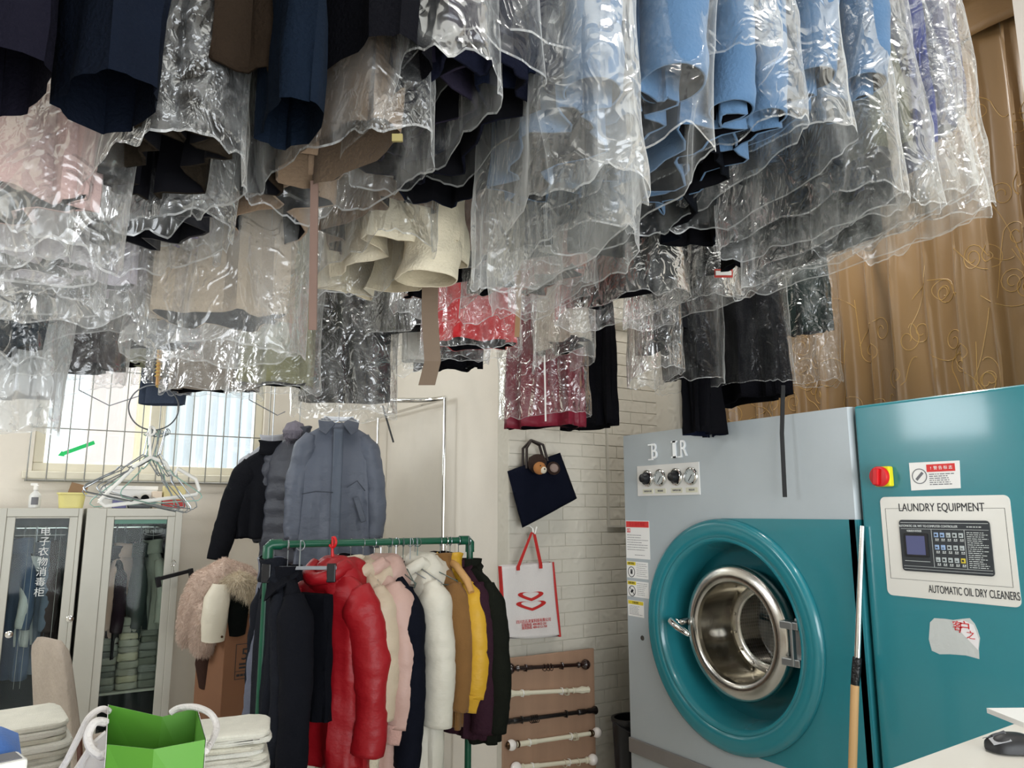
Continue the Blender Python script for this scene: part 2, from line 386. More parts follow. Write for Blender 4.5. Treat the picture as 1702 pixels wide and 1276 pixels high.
def ang_rect(a, x0, x1, z0, z1):
    dx, dz = cos(a), sin(a); t = 1e9
    if dx > 1e-9: t = min(t, (x1-CXm)/dx)
    if dx < -1e-9: t = min(t, (x0-CXm)/dx)
    if dz > 1e-9: t = min(t, (z1-CZ)/dz)
    if dz < -1e-9: t = min(t, (z0-CZ)/dz)
    return CXm+dx*t, CZ+dz*t
def holed(mb, x0, x1, z0, z1, y, r, a0=0, a1=2*pi, n=96):
    angs = [a0+(a1-a0)*k/n for k in range(n+1)]
    for cx, cz in ((x0, z0), (x1, z0), (x0, z1), (x1, z1)):
        a = math.atan2(cz-CZ, cx-CXm)
        for q in (a, a+2*pi, a-2*pi):
            if a0 < q < a1: angs.append(q)
    angs.sort()
    i = [Vector((CXm+r*cos(a), y, CZ+r*sin(a))) for a in angs]
    o = [Vector((*(lambda p: (p[0], y, p[1]))(ang_rect(a, x0, x1, z0, z1)),)) for a in angs]
    mb.loft([i, o], closed=False)
mb = MB(); holed(mb, 0, ML-.035, .436, MT, 0, RH); mb.build('front_panel', mwhite, mc, smooth=False)
mb = MB(); D = .82
mb.prism([(ML-.035, 0, .0), (ML-.012, .0, .0), (ML, .02, 0), (ML, D, 0), (ML-.035, D, 0)], (0, 0, MT)); mb.build('corner_post', mwhite, mc, smooth=False)
mb = MB(); mb.prism([(ML-.036, -.006, 0), (ML-.011, -.006, 0), (ML+.002, .018, 0), (ML+.002, .1, 0), (ML-.036, .1, 0)], (0, 0, 1.569)); mb.build('post_cover', teal, mc, smooth=False)
mb = MB(); mb.box(ML+.003, ML+.0165, .03, .7, 0, MT-.01); mb.build('gap_shade', M('gap shade black', '#08090a', rough=.9, bump=0), mc, smooth=False)  # black strip standing in for the shade in the open gap
mb = MB(); mb.box(0, ML-.035, .002, D, MT-.02, MT); mb.box(0, .02, .001, D, 0, MT-.02); mb.box(.02, ML-.035, D-.02, D, 0, MT-.02); mb.box(.02, ML-.035, .001, .02, .0, .40)
mb.build('cabinet', mwhite, mc, smooth=False)
mb = MB(); mb.box(-.004, ML-.03, -.012, .02, .365, .437); mb.build('base_band', grey_band, mc, smooth=False, bevel=.003)
mb = MB(); holed(mb, CXm-.001, ML-.002, .553, 1.569, -.006, .46, -pi/2, pi/2, 60); mb.build('lower_panel', teal, mc, smooth=False, solid=.005)
AX = (0, -1, 0); O = (CXm, 0, CZ)
mb = MB(); mb.lathe([(.514, -.002), (.518, .010), (.514, .022), (.502, .032), (.492, .036), (.484, .034), (.474, .035), (.452, .034), (.438, .030), (.432, .024), (.426, .028), (.418, .027), (.411, .018), (.406, -.005), (.398, -.07), (.388, -.15)], O, AX, 96)
mb.build('door_surround', teal, mc)
mb = MB(); mb.lathe([(.39, -.148), (.33, -.155), (.262, -.155)], O, AX, 72); mb.build('recess_plate', teal_shade, mc)
# door
door = thing('door', None, None); door.parent = mc; door['label'] = 'round polished steel door'
mb = MB(); mb.lathe([(.262, -.155), (.29, -.12), (.302, -.075), (.304, -.055), (.299, -.045), (.290, -.040), (.262, -.030), (.238, -.032), (.228, -.040), (.224, -.06)], O, AX, 96)
mb.build('door_ring', steel, door)
mb = MB(); mb.lathe([(.225, -.058), (.224, -.13), (.218, -.20), (.212, -.245), (.206, -.262)], O, AX, 72); mb.build('door_throat', M('throat steel', '#b9b3a6', rough=.16, metal=1, bump=.25, scale=9, var=.12, dist=.006), door)
mb = MB(); mb.lathe([(.208, -.262), (.176, -.262), (.168, -.268), (.164, -.27)], O, AX, 72)
for k in range(14):
    a = 2*pi*k/14+.2; c = Vector((CXm+.192*cos(a), .262, CZ+.192*sin(a))); mb.lathe([(.0, .009), (.006, .007), (.008, .002), (.008, -.002)], c, AX, 8)
mb.build('clamp_ring', steel, door)
mb = MB(); mb.lathe([(0, -.266), (.08, -.2655), (.166, -.265)], O, AX, 48); mb.build('door_glass', glass('door glass', (.72, .75, .74), .06), door)
mb = MB()
h0 = Vector((*(lambda p: (p[0], -.03, p[1]))(mf(1141, 1036)),)); h1 = Vector((*(lambda p: (p[0], -.07, p[1]))(mf(1181, 1051)),))
hp = Vector((CXm-.315, -.02, CZ+.01))
mb.tube([hp+Vector((0, .10, 0)), hp+Vector((0, .01, 0)), hp], .02, n=16)
mb.tube([hp+Vector((-.03, -.005, .012)), hp+Vector((-.01, -.016, .006)), hp+Vector((.05, -.028, -.016)), hp+Vector((.115, -.034, -.036)), hp+Vector((.125, -.034, -.04))], [.012, .021, .018, .012, .008], n=16)
mb.build('door_handle', chrome, door, auto=False)
mb = MB()
for dz in (-.075, .075): mb.box(CXm+.292, CXm+.385, -.0, .05, CZ+dz-.016, CZ+dz+.016)
mb.box(CXm+.345, CXm+.36, -.004, .02, CZ-.09, CZ+.09); mb.box(CXm+.33, CXm+.389, .05, .10, CZ-.1, CZ+.1)
mb.build('hinge', M('hinge steel', '#b5b8ba', rough=.3, metal=.9, bump=.03), mc, smooth=False, bevel=.004)
# drum behind the glass
m = bpy.data.materials.new('perforated drum'); m.use_nodes = True; t = NT(m); b = t.n['Principled BSDF']; b.inputs['Metallic'].default_value = .9; b.inputs['Roughness'].default_value = .35
tc = t.add('ShaderNodeTexCoord'); vo = t.add('ShaderNodeTexVoronoi', i_Scale=58.0, i_Randomness=0.0); t.link(tc.outputs['Object'], vo.inputs['Vector'])
cr = t.add('ShaderNodeMath', operation='GREATER_THAN', i_1=.42); t.link(vo.outputs['Distance'], cr.inputs[0])
mx = t.add('ShaderNodeMix', data_type='RGBA'); mx.inputs['A'].default_value = (.01, .01, .01, 1); mx.inputs['B'].default_value = (.20, .20, .19, 1); t.link(cr.outputs[0], mx.inputs['Factor']); t.link(mx.outputs['Result'], b.inputs['Base Color'])
mb = MB(); mb.lathe([(.21, -.27), (.33, -.28), (.34, -.60), (.02, -.61), (0, -.61)], O, AX, 64)
for k in range(3):
    a = 2*pi*k/3+.6; c, s = cos(a), sin(a)
    mb.prism([(CXm+.335*c-.03*s, .29, CZ+.335*s+.03*c), (CXm+.27*c, .29, CZ+.27*s), (CXm+.335*c+.03*s, .29, CZ+.335*s-.03*c)], (0, .3, 0))
mb.build('drum', m, mc)
# gauge plate
gx0, gz1 = mf(1060, 774); gx1, gz0 = mf(1165, 822); gx0 -= .0; gz1 = 1.842; gz0 = 1.682
gp = MB(); gp.box(gx0, gx1, -.006, -.0002, gz0, gz1); gp = gp.build('gauge_plate', M('gauge plate', '#d9d8d4', rough=.35, bump=.02, var=.02), mc, smooth=False, bevel=.001)
zc = (gz0+gz1)/2+.012
for k, (u, kind) in enumerate(((1076, 'k'), (1097, 'g'), (1124, 'k'), (1149, 'g'))):
    x = mf(u+2, 800)[0]; o = (x, -.006, zc)
    mb = MB(); mb.lathe([(.046, 0), (.046, .006), (.042, .012), (.036, .014), (.035, .008)], o, AX, 36)
    if kind == 'k':
        kn = mb.build('regulator_ring', chrome, mc)
        mb = MB(); mb.lathe([(.030, .0), (.030, .012), (.026, .03), (.022, .042), (.016, .045), (0, .045)], o, AX, 28); mb.build('regulator_knob', black_pl, kn)
    else:
        kn = mb.build('pressure_gauge', chrome, mc)
        mb = MB(); mb.lathe([(.036, .006), (0, .006)], o, AX, 28); mb.build('dial_face', M('dial grey', '#b9bfbf', rough=.3, bump=0), kn)
        mb = MB(); a = .9; mb.box(-.026, .014, -.0005, .0005, -.0018, .0018, Matrix.Translation((x, -.0128, zc-.004)) @ Matrix.Rotation(-a, 4, 'Y'))
        for q in range(11):
            aa = -.7+q*4.5/10; mb.box(.027, .032, -.0003, .0003, -.0008, .0008, Matrix.Translation((x, -.0125, zc)) @ Matrix.Rotation(aa-2, 4, 'Y'))
        mb.build('needle', ink, kn, smooth=False)
    mb = MB(); mb.box(x-.04, x+.04, -.0075, -.006, gz0+.012, gz0+.036)
    lb = mb.build('name_strip', M('name strip', '#cfcdb8', rough=.6, bump=0), gp, smooth=False)
    text('lettering', 'TEMPERATURE' if kind == 'k' else 'PRESSURE', .013, (x, -.008, gz0+.024), ink_l, gp, sx=.72)
# letters
letm = M('white letters', '#eef0f2', rough=.3, bump=0, metal=.3)
def slab(ch, u, v, hgt, name):
    x, z = mf(u, v); w = hgt
    text(name, ch, hgt*1.38, (x, -.004, z), letm, mc, sx=.72, depth=.004)
slab('B', 1088, 751, .085, 'letter_mark')
x, z = mf(1131, 746); mb = MB(); hh = .043
for cx in (x-.038,):
    mb.box(cx-.011, cx+.011, -.008, -.0005, z-hh, z+hh); mb.box(cx-.022, cx+.022, -.008, -.0005, z-hh, z-hh+.008); mb.box(cx-.022, cx+.022, -.008, -.0005, z+hh-.008, z+hh)
mb.build('letter_mark', letm, mc, smooth=False)
slab('R', 1137, 746, .085, 'letter_mark')
xb, zb = mf(1086, 751); mb = MB(); mb.box(xb-.034, xb-.0, -.0078, -.0005, zb-.0425, zb-.036); mb.box(xb-.034, xb, -.0078, -.0005, zb+.036, zb+.0425); mb.build('letter_mark', letm, mc, smooth=False)
x, z = mf(1131, 746); mb = MB()
mb.box(x-.012, x+.014, -.0078, -.0005, z-.043, z-.036); mb.build('letter_mark', letm, mc, smooth=False)
def label_sheet(name, p0, p1, head, lines, pic=None, lab=None):
    x0, z1 = mf(*p0); x1, z0 = mf(*p1)
    mb = MB(); mb.box(x0, x1, -.0012, -.0002, z0, z1); s = mb.build(name, paper, mc, smooth=False)
    if lab: s['label'] = lab
    return s, x0, x1, z0, z1
def tlines(mb, x0, x1, z0, z1, n, y=-.0016, seed=1, th=.0028):
    r = random.Random(seed)
    for k in range(n):
        z = z1-(z1-z0)*(k+.5)/n; x = x0; xe = x0+(x1-x0)*r.uniform(.6, 1)
        while x < xe:
            w = r.uniform(.004, .02); mb.box(x, min(x+w, xe), y, y+.0006, z-th/2, z+th/2); x += w+.003
s, x0, x1, z0, z1 = label_sheet('warning_sheet', (1040, 865), (1081, 930), None, 6, lab='notice with a red heading')
mb = MB(); mb.box(x0+.004, x1-.004, -.002, -.001, z1-.035, z1-.003); mb.box(x0+.01, x0+.038, -.002, -.001, z1-.062, z1-.042); hd = mb.build('heading_bar', M('label red', '#cf3a38', rough=.6, bump=0), s, smooth=False)
text('lettering', '安全操作规程', .022, ((x0+x1)/2, -.0022, z1-.019), red_ink, s)
text('lettering', '注意', .014, (x0+.024, -.0022, z1-.052), paper, s)
mb = MB(); tlines(mb, x0+.01, x1-.006, z0+.04, z1-.07, 7); tlines(mb, x0+.07, x1-.006, z0+.008, z0+.03, 1, seed=3); mb.build('small_print', ink_l, s, smooth=False)
for k, (p0, p1, c) in enumerate((((1042, 932), (1078, 963), 'a'), ((1043, 964), (1079, 995), 'b'), ((1044, 996), (1071, 1027), 'c'))):
    s, x0, x1, z0, z1 = label_sheet('warning_label', p0, p1, None, 5, lab=['warning label with a hand sign', 'warning label with a prohibition sign', 'small warning label, lowest'][k])
    w = x1-x0; hw_ = x0+w*.42 if c != 'c' else x1-.004
    mb = MB(); mb.box(x0+.003, hw_, -.002, -.001, z1-.02, z1-.002); mb.build('heading_bar', yellow_ink, s, smooth=False)
    text('lettering', '危险 警告' if c != 'c' else '注意事项', .012, ((x0+hw_)/2, -.0022, z1-.011), ink, s)
    if c != 'c':
        cc = (x0+w*.22, -.0012, (z0+z1)/2-.012); mb = MB(); mb.lathe([(.028, 0), (.028, .001), (.0245, .001), (.0245, 0)], cc, AX, 28)
        if c == 'b': mb.box(-.026, .026, -.0008, 0, -.002, .002, Matrix.Translation(cc) @ Matrix.Rotation(.8, 4, 'Y')); mb.box(-.012, .012, -.0008, 0, -.006, .006, Matrix.Translation(cc) @ Matrix.Rotation(-.6, 4, 'Y'))
        else: mb.box(-.008, .008, -.0008, 0, -.011, .004, Matrix.Translation(cc)); [mb.box(-.008+.0045*i, -.0052+.0045*i, -.0008, 0, .004, .014, Matrix.Translation(cc)) for i in range(4)]
        mb.build('pictogram', ink, s, smooth=False)
    mb = MB(); tlines(mb, (x0+w*.46) if c != 'c' else x0+.01, x1-.004, z0+.008, z1-.026 if c == 'c' else z1-.006, 7, seed=k+5, th=.002); mb.build('small_print', ink_l, s, smooth=False)
x, z = mf(1068, 1060); mb = MB(); mb.lathe([(.0, .003), (.012, .003), (.013, 0)], (x, -.0005, z), AX, 20); mb.build('latch_hole', M('latch', '#54524f', rough=.4, metal=.6, bump=0), mc)

# ------------------------------------------------------------------ control cabinet
cc = thing('control_cabinet', 'teal control cabinet with a keypad panel at the right of the machine', 'machine', (XM, 1.798, 0), -pi/2)
def cf(u, v): p = atx(u, v, XM); return 1.798-p.y, p.z
mb = MB(); mb.box(0, .95, 0, .8, .0, MT); mb.build('cabinet', teal, cc, smooth=False, bevel=.012, seg=3)
x0, z1 = .083, 1.655; x1, z0 = .54, 1.293
pl = MB(); pl.prism(rounded(x0, x1, z0, z1, .02, -.003), (0, .0028, 0)); pl = pl.build('control_plate', M('brushed plate', '#dcdad3', rough=.3, bump=.03, metal=.25, var=.03), cc, smooth=False)
text('lettering', 'LAUNDRY EQUIPMENT', .041, ((x0+x1)/2-.005, -.0035, z1-.041), ink, pl, sx=.72)
text('lettering', 'AUTOMATIC OIL DRY CLEANERS', .038, (x1-.150, -.0035, z0+.034), ink, pl, sx=.53)
mb = MB(); fx0, fx1, fz0, fz1 = x0+.018, x1-.018, z0+.062, z1-.043
for a, b, c, d in ((fx0, fx0+.001, fz0, fz1), (fx1-.001, fx1, fz0, fz1), (fx0, fx1, fz0, fz0+.001), (fx0, x0+.10, fz1-.001, fz1), (x1-.105, fx1, fz1-.001, fz1)): mb.box(a, b, -.0036, -.003, c, d)
mb.build('border_line', ink, pl, smooth=False)
kx0, kx1, kz0, kz1 = x0+.07, x1-.07, z0+.093, z1-.085
kp = MB(); kp.prism(rounded(kx0, kx1, kz0, kz1, .012, -.007), (0, .005, 0)); kp = kp.build('keypad', M('keypad dark', '#2b2f33', rough=.35, bump=0, var=.04), pl, smooth=False)
pale = M('pale print', '#c9cdcb', rough=.6, bump=0)
text('lettering', 'AUTOMATIC OIL WIT TO COMPUTER CONTROLLER', .0115, (kx0+.105, -.0076, kz1-.022), pale, kp, sx=.78)
text('lettering', '电脑程序控制器', .008, (kx0+.055, -.0076, kz1-.040), pale, kp)
mb = MB(); 
for a, b, c, d in ((kx0+.006, kx1-.004, kz1-.0105, kz1-.009), (kx0+.006, kx1-.004, kz1-.0325, kz1-.0315), (kx0+.006, kx1-.004, kz0+.018, kz0+.019), (kx0+.006, kx1-.004, kz0+.008, kz0+.009), (kx0+.118, kx0+.119, kz0+.019, kz1-.0325), (kx0+.232, kx0+.233, kz0+.019, kz1-.0325), (kx0+.012, kx0+.105, kz0+.036, kz0+.0375)): mb.box(a, b, -.0076, -.007, c, d)
tlines(mb, kx0+.24, kx1-.006, kz0+.022, kz1-.038, 18, y=-.0078, seed=9, th=.0022)
tlines(mb, kx1-.075, kx1-.006, kz1-.028, kz1-.016, 1, y=-.0078, seed=4, th=.003)
for i in range(5):
    for j in range(3):
        bx, bz = kx0+.13+i*.0215, kz1-.058-j*.043
        mb.box(bx, bx+.012, -.0078, -.007, bz-.0145, bz-.0125); 
        for q in range(2): mb.box(bx+.001+q*.007, bx+.005+q*.007, -.0078, -.007, bz-.0105, bz-.0065)
mb.build('printing', pale, kp, smooth=False)
mb = MB(); mb.box(kx0+.016, kx0+.104, -.012, -.006, kz0+.052, kz1-.048); bz_ = mb.build('screen_bezel', black_pl, kp, smooth=False, bevel=.002)
mb = MB(); mb.box(kx0+.025, kx0+.094, -.0128, -.0115, kz0+.06, kz1-.057); mb.build('screen', M('lcd', '#54587e', rough=.25, bump=0), bz_, smooth=False)
for i in range(5):
    for j in range(3):
        bx, bz = kx0+.127+i*.0215, kz1-.058-j*.043
        mb = MB(); mb.box(bx, bx+.0145, -.0095, -.006, bz-.002, bz+.0145)
        col = '#c9b53c' if (i, j) == (4, 2) else ('#8ea6c8' if i < 2 and j < 2 else '#a9b0b0')
        bt = mb.build('button', M('button '+col, col, rough=.5, bump=0), kp, smooth=False, bevel=.001)
        mb = MB(); mb.box(bx+.0035, bx+.011, -.0100, -.0094, bz+.003, bz+.0095-(i+j) % 3*.002); mb.build('button_symbol', ink, bt, smooth=False)
# rotary switch
sx_, sz_ = cf(1472, 792); 
mb = MB(); mb.box(sx_-.03, sx_+.034, -.03, -.0005, sz_-.038, sz_+.038); sw = mb.build('switch_base', M('switch yellow', '#d5cc1e', rough=.4, bump=0), cc, smooth=False, bevel=.006)
mb = MB(); mb.lathe([(.038, .02), (.038, .03), (.034, .036), (0, .037)], (sx_-.002, -.012, sz_), AX, 36); kn = mb.build('switch_dial', red_pl, sw)
mb = MB(); mb.box(-.011, .011, -.016, 0, -.032, .03, Matrix.Translation((sx_-.004, -.048, sz_)) @ Matrix.Rotation(.1, 4, 'Y')); mb.build('switch_grip', red_pl, kn, smooth=False, bevel=.004)
# safety notice
p = [cf(1511, 769), cf(1595, 765), cf(1597, 811), cf(1515, 815)]
mb = MB(); mb.prism([(a, -.0012, b) for a, b in p], (0, .001, 0)); s = mb.build('safety_notice', paper, cc, smooth=False)
x0, z1 = p[0]; x1, z0 = p[2]; w = x1-x0; z1 -= .004
mb = MB(); mb.box(x0+w*.36, x1-.012, -.0018, -.001, z1-.033, z1-.006); mb.build('heading_bar', M('label red', '#cf3a38'), s, smooth=False)
text('lettering', '!  警 告 标 志', .014, (x0+w*.66, -.002, z1-.02), paper, s)
mb = MB(); mb.lathe([(.028, 0), (.028, .0008), (.025, .0008), (.025, 0)], (x0+w*.2, -.0012, (z0+z1)/2), AX, 28); mb.box(-.018, .018, -.0006, 0, -.005, .005, Matrix.Translation((x0+w*.2, -.0012, (z0+z1)/2)) @ Matrix.Rotation(-.8, 4, 'Y'))
tlines(mb, x0+w*.40, x1-.016, z0+.012, z1-.038, 6, seed=2, th=.003); mb.build('small_print', ink_l, s, smooth=False)
# torn paper remnant
pts = [(1546, 1034), (1553, 1027), (1570, 1028), (1584, 1030), (1600, 1028), (1612, 1027), (1620, 1036), (1625, 1047), (1629, 1060), (1627, 1078), (1628, 1095), (1606, 1089), (1580, 1087), (1562, 1087), (1549, 1081), (1544, 1062)]
mb = MB(); mb.prism([(cf(*q)[0], -.001, cf(*q)[1]) for q in pts], (0, .0008, 0)); s = mb.build('torn_paper', M('torn paper', '#b9bcb9', rough=.9, bump=.2, scale=60, var=.1), cc, smooth=False); s['label'] = 'torn remnant of a white notice'
mb = MB(); mb.prism([(cf(*q)[0], -.0016, cf(*q)[1]) for q in [(1582, 1034), (1600, 1030), (1618, 1038), (1627, 1062), (1626, 1080)]], (0, .0008, 0)); s2 = mb.build('torn_flap', M('flap white', '#dad6d6', rough=.8, bump=.1), s, smooth=False)
for ch, u, v, sz in (('客', 1592, 1041, .035), ('户', 1604, 1044, .045), ('之', 1614, 1056, .03)):
    x, z = cf(u, v); text('lettering', ch, sz, (x, -.002, z), red_ink, s)
# shaded gap between the two machines
# ------------------------------------------------------------------ mop leaning in the gap
P0, P1, P2, P3 = atx(1433, 874, 2.70), atx(1425, 1092, 2.655), atx(1421, 1138, 2.645), atx(1417, 1276, 2.61)
d = (P3-P2).normalized(); P4 = P3+d*((P3.z-.06)/abs(d.z))
mop = thing('broom', 'broom with a steel upper tube, black tape and wooden lower pole leaning on machine', 'broom', (P4.x, P4.y, 0))
def loc(p): return p-Vector((P4.x, P4.y, 0))
mb = MB(); mb.tube([loc(P0+(P0-P1).normalized()*.0), loc(P1)], [.0095, .012], n=16); mb.build('steel_tube', chrome, mop)
mb = MB(); mb.tube([loc(P1), loc(P1*.5+P2*.5), loc(P2)], [.0165, .017, .0155], n=16); mb.build('tape_wrap', M('black tape', '#101012', rough=.3, bump=.9, scale=45, dist=.01), mop)
mb = MB(); mb.tube([loc(P2), loc(P3), loc(P4)], .0155, n=16); mb.build('wooden_pole', M('pale wood', '#c19a68', rough=.55, bump=.1, scale=30, stretch=(1, 1, .05)), mop)
mb = MB(); mb.box(-.14, .14, -.03, .03, .05, .11); mb.loft([[(-.15, -.03, .06), (.15, -.03, .06), (.15, .03, .06), (-.15, .03, .06)], [(-.17, -.06, 0), (.17, -.06, 0), (.17, .06, 0), (-.17, .06, 0)]], cap1=True); mb.build('broom_head', M('bristle', '#3d5a4c', rough=.9, bump=.8, scale=120), mop, smooth=False)
# ------------------------------------------------------------------ garment builders (local x = shoulder line, y = thickness, origin at the neck)
def sgnp(v, e): return math.copysign(abs(v)**e, v)
def smooth(a, b, x): x = min(1, max(0, (x-a)/(b-a))); return x*x*(3-2*x)
def wrinkle(mb, amp, f, seed=0, sz=1.0, cre=0):
    mb.bm.normal_update()
    for v in mb.bm.verts:
        p = Vector((v.co.x*f+seed, v.co.y*f, v.co.z*f*sz))
        d = noise.noise(p)+.5*noise.noise(p*2.1+Vector((7, 3, 1)))
        if cre: d += cre*(.5-abs(noise.noise(p*1.4+Vector((2, 9, 4))))*2)
        v.co += v.normal*d*amp
def body_rings(sw, hw, th, L, puff=0, ps=.09, fold=.008, seed=0, n=56, rows=44, neck=.055, drop=.085, hem=.012, zig=1.0):
    out = []
    for i in range(rows):
        s = i/(rows-1); z = -L*s; q = min(1, -z/drop)
        w = neck+(sw-neck)*q**.75 if q < 1 else sw+(hw-sw)*smooth(0, 1, (-z-drop)/max(.05, L-drop))
        t = .03+(th-.03)*smooth(0, .25, -z)
        k = abs(sin(pi*z/ps))**.6 if puff else 0
        t += puff*k*smooth(.02, .12, -z); w += puff*k*.5*smooth(.05, .12, -z)
        ring = []
        for j in range(n):
            a = 2*pi*j/n
            f = fold*s*(sin(a*7+seed*2.1+noise.noise(Vector((s*2, seed, 1)))*2)+.7*sin(a*12+seed)+1.3*noise.noise(Vector((cos(a)*2, sin(a)*2+seed, s*2.5))))
            x = w*sgnp(cos(a), .75); y = t*sgnp(sin(a), .85)
            r = math.hypot(x/w, y/t)+1e-6
            zz = z+hem*smooth(.7, 1, s)*noise.noise(Vector((cos(a)*2.3+seed, sin(a)*2.3, seed)))*zig
            ring.append(Vector((x+f*cos(a), y+f*2.0*sgnp(sin(a), .6), zz)))
        out.append(ring)
    return out
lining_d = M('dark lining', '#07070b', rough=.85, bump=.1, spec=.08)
def sleeve(name, sgn, sw, sl, r0, r1, mat, par, puff=0, ps=.09, splay=.03, fwd=0, seed=0, cuff=None, amp=.006, lining=None, flat=.85, bend=.02, straight=False):
    p0 = Vector((sgn*(sw-.05), 0, -.075)); p1 = Vector((sgn*(sw+(splay*.42-.01 if straight else splay+.02)), fwd*.3+bend, -.06-sl*.45)); p2 = Vector((sgn*(sw+splay*.7), fwd, -.06-sl))
    pts, rs = [], []
    N = max(24, int(sl/.013))
    for i in range(N+1):
        u = i/N; p = p0*(1-u)**2+p1*2*u*(1-u)+p2*u*u; r = r0+(r1-r0)*u
        r *= .55+.45*smooth(0, .16, u); r *= 1+.05*noise.noise(Vector((u*6+seed, seed, 0)))
        if puff: r += puff*(abs(sin(pi*u*sl/ps))**.6-.3)
        pts.append(p); rs.append(r)
    mb = MB(); mb.tube(pts, rs, n=28, cap=False)
    for v in mb.bm.verts: v.co.y = v.co.y*flat if not fwd else v.co.y
    wrinkle(mb, amp*1.2, 6, seed, .8, .5); wrinkle(mb, amp*.4, 13, seed, 1.5, .8)
    o = mb.build(name, mat, par, solid=.004, lining=lining or lining_d)
    if cuff is not None:
        d = (pts[-1]-pts[-2]).normalized(); mb = MB(); mb.tube([pts[-1]-d*.015, pts[-1]+d*.01, pts[-1]+d*.05, pts[-1]+d*.062], [r1*.95, r1*.82, r1*.74, r1*.7], n=22, cap=False); wrinkle(mb, .003, 30, seed)
        mb.build('cuff', cuff, o, solid=.004, lining=lining_d)
    return o
def fur(mb, pts_nrm, ln, r, seed=0, wid=.0022):
    rd = random.Random(seed)
    for p, nrm in pts_nrm:
        d = (nrm+Vector((rd.uniform(-1, 1), rd.uniform(-1, 1), rd.uniform(-1.2, .5)))*r).normalized(); l = ln*rd.uniform(.6, 1.25)
        t = d.cross(Vector((rd.uniform(-1, 1), rd.uniform(-1, 1), rd.uniform(-1, 1)))).normalized()*wid
        q = p+d*l*.55+Vector((0, 0, -.12*l)); e = p+d*l+Vector((0, 0, -.4*l))
        a, b, c, f, g = [mb.bm.verts.new(x) for x in (p-t, p+t, q+t*.7, q-t*.7, e)]
        mb.bm.faces.new((a, b, c, f)); mb.bm.faces.new((f, c, g))
def sample(mb, n, seed=0):
    rd = random.Random(seed); mb.bm.normal_update(); fs = [f for f in mb.bm.faces]; ar = [f.calc_area() for f in fs]; out = []
    for f in rd.choices(fs, ar, k=n):
        vs = [v.co for v in f.verts]; a, b = rd.random(), rd.random()
        p = vs[0].lerp(vs[1], a).lerp(vs[-1].lerp(vs[2 % len(vs)], a), b); out.append((p.copy(), f.normal.copy()))
    return out
def coat_parts(t, mat, sw=.2, hw=.23, th=.07, L=.75, sl=.58, sr=(.075, .052), puff=0, ps=.09, collar='stand', cuff=None, seed=0, fwd=0, splay=.03, amp=.006, fold=.008, sleeves=True, lining=None, smat=None, zipm=None, hem=.012, rows=34, flat=.85, near_only=False, bodyname='body'):
    mb = MB(); mb.loft(body_rings(sw, hw, th, L, puff, ps, fold, seed, rows=rows, hem=hem)); wrinkle(mb, amp*1.2, 5, seed, .5, .5); wrinkle(mb, amp*.4, 12, seed, 1.1, .8)
    mb.build(bodyname, mat, t, solid=.005, lining=lining or lining_d)
    if sleeves:
        for s in (1,) if near_only else (1, -1): sleeve('sleeve', s, sw, sl, sr[0], sr[1], smat or mat, t, puff, ps, splay, fwd, seed+s, cuff, amp, lining, flat, straight=splay > .08)
    if collar == 'stand':
        mb = MB(); mb.loft([[Vector((r*1.15*cos(a), r*.75*sin(a)*1.0, z+.01*cos(a)**2)) for a in [2*pi*k/28 for k in range(28)]] for r, z in ((.075, -.035), (.066, .0), (.068, .035), (.075, .052))]); wrinkle(mb, .003, 18, seed); mb.build('collar', mat, t, solid=.008, lining=lining or lining_d)
    elif collar == 'lapel':
        mb = MB()
        for s in (1, -1): mb.loft([[Vector((s*.035, .03, .012)), Vector((s*.095, .02, -.012)), Vector((s*.115, -.055, -.06)), Vector((s*.045, -.085, -.10)), Vector((s*.012, -.07, -.03))], [Vector((s*.03, .034, .03)), Vector((s*.09, .03, .0)), Vector((s*.12, -.065, -.055)), Vector((s*.05, -.096, -.105)), Vector((s*.008, -.074, -.02))]], cap0=True, cap1=True)
        mb.lathe([(.066, -.03), (.06, .012), (.064, .03)], (0, 0, 0), (0, 0, 1), 24); mb.build('collar', mat, t, solid=.003, bevel=.003)
    elif collar == 'hood':
        mb = MB(); R = []
        for i in range(15):
            u = i/14; a = u*pi; r = .125*sin(a)**.75+.004
            R.append([Vector((r*1.0*cos(b), .05+r*.85*sin(b)+.0*u, -.16+.21*(1-cos(a))/2*1.0+.012*sin(b*5+seed)*sin(a))) for b in [2*pi*k/32 for k in range(32)]])
        mb.loft(R, cap0=True, cap1=True); wrinkle(mb, .014, 11, seed+3, 1, .9); mb.build('hood', mat, t)
        mb = MB(); mb.tube([Vector((.085*cos(a), -.01-.075*sin(a), .01-.05*abs(sin(a)))) for a in [2*pi*k/24 for k in range(24)]], .028, n=12, closed=True); wrinkle(mb, .006, 20, seed); mb.build('collar', mat, t)
    elif collar == 'fur':
        pass
    if zipm is not None:
        mb = MB(); mb.box(-.012, .012, -th-puff-.012, -th-puff-.004, -L+.02, -.1); mb.build('zip', zipm, t, smooth=False, bevel=.002)
def hook(t, ztop=.12, mat=None, w=.17, par_name='hanger'):
    mb = MB(); pts = [Vector((.018*sin(a)*1.0, 0, ztop-.02+.02*cos(a))) for a in [pi*1.35-k*pi*1.35/9 for k in range(10)]]
    mb.tube(pts+[Vector((0, 0, ztop*.45)), Vector((0, 0, .015))], .0021, n=6)
    mb.tube([(0, 0, .015), (w, 0, -.07), (w*.96, 0, -.085), (-w*.96, 0, -.085), (-w, 0, -.07), (0, 0, .015)], .0024, n=6)
    return mb.build(par_name, mat or wire, t)
FILMS = [plastic_film('film %d' % k, base, seed=k*3.7) for k, base in enumerate((.03, .065, .15))]
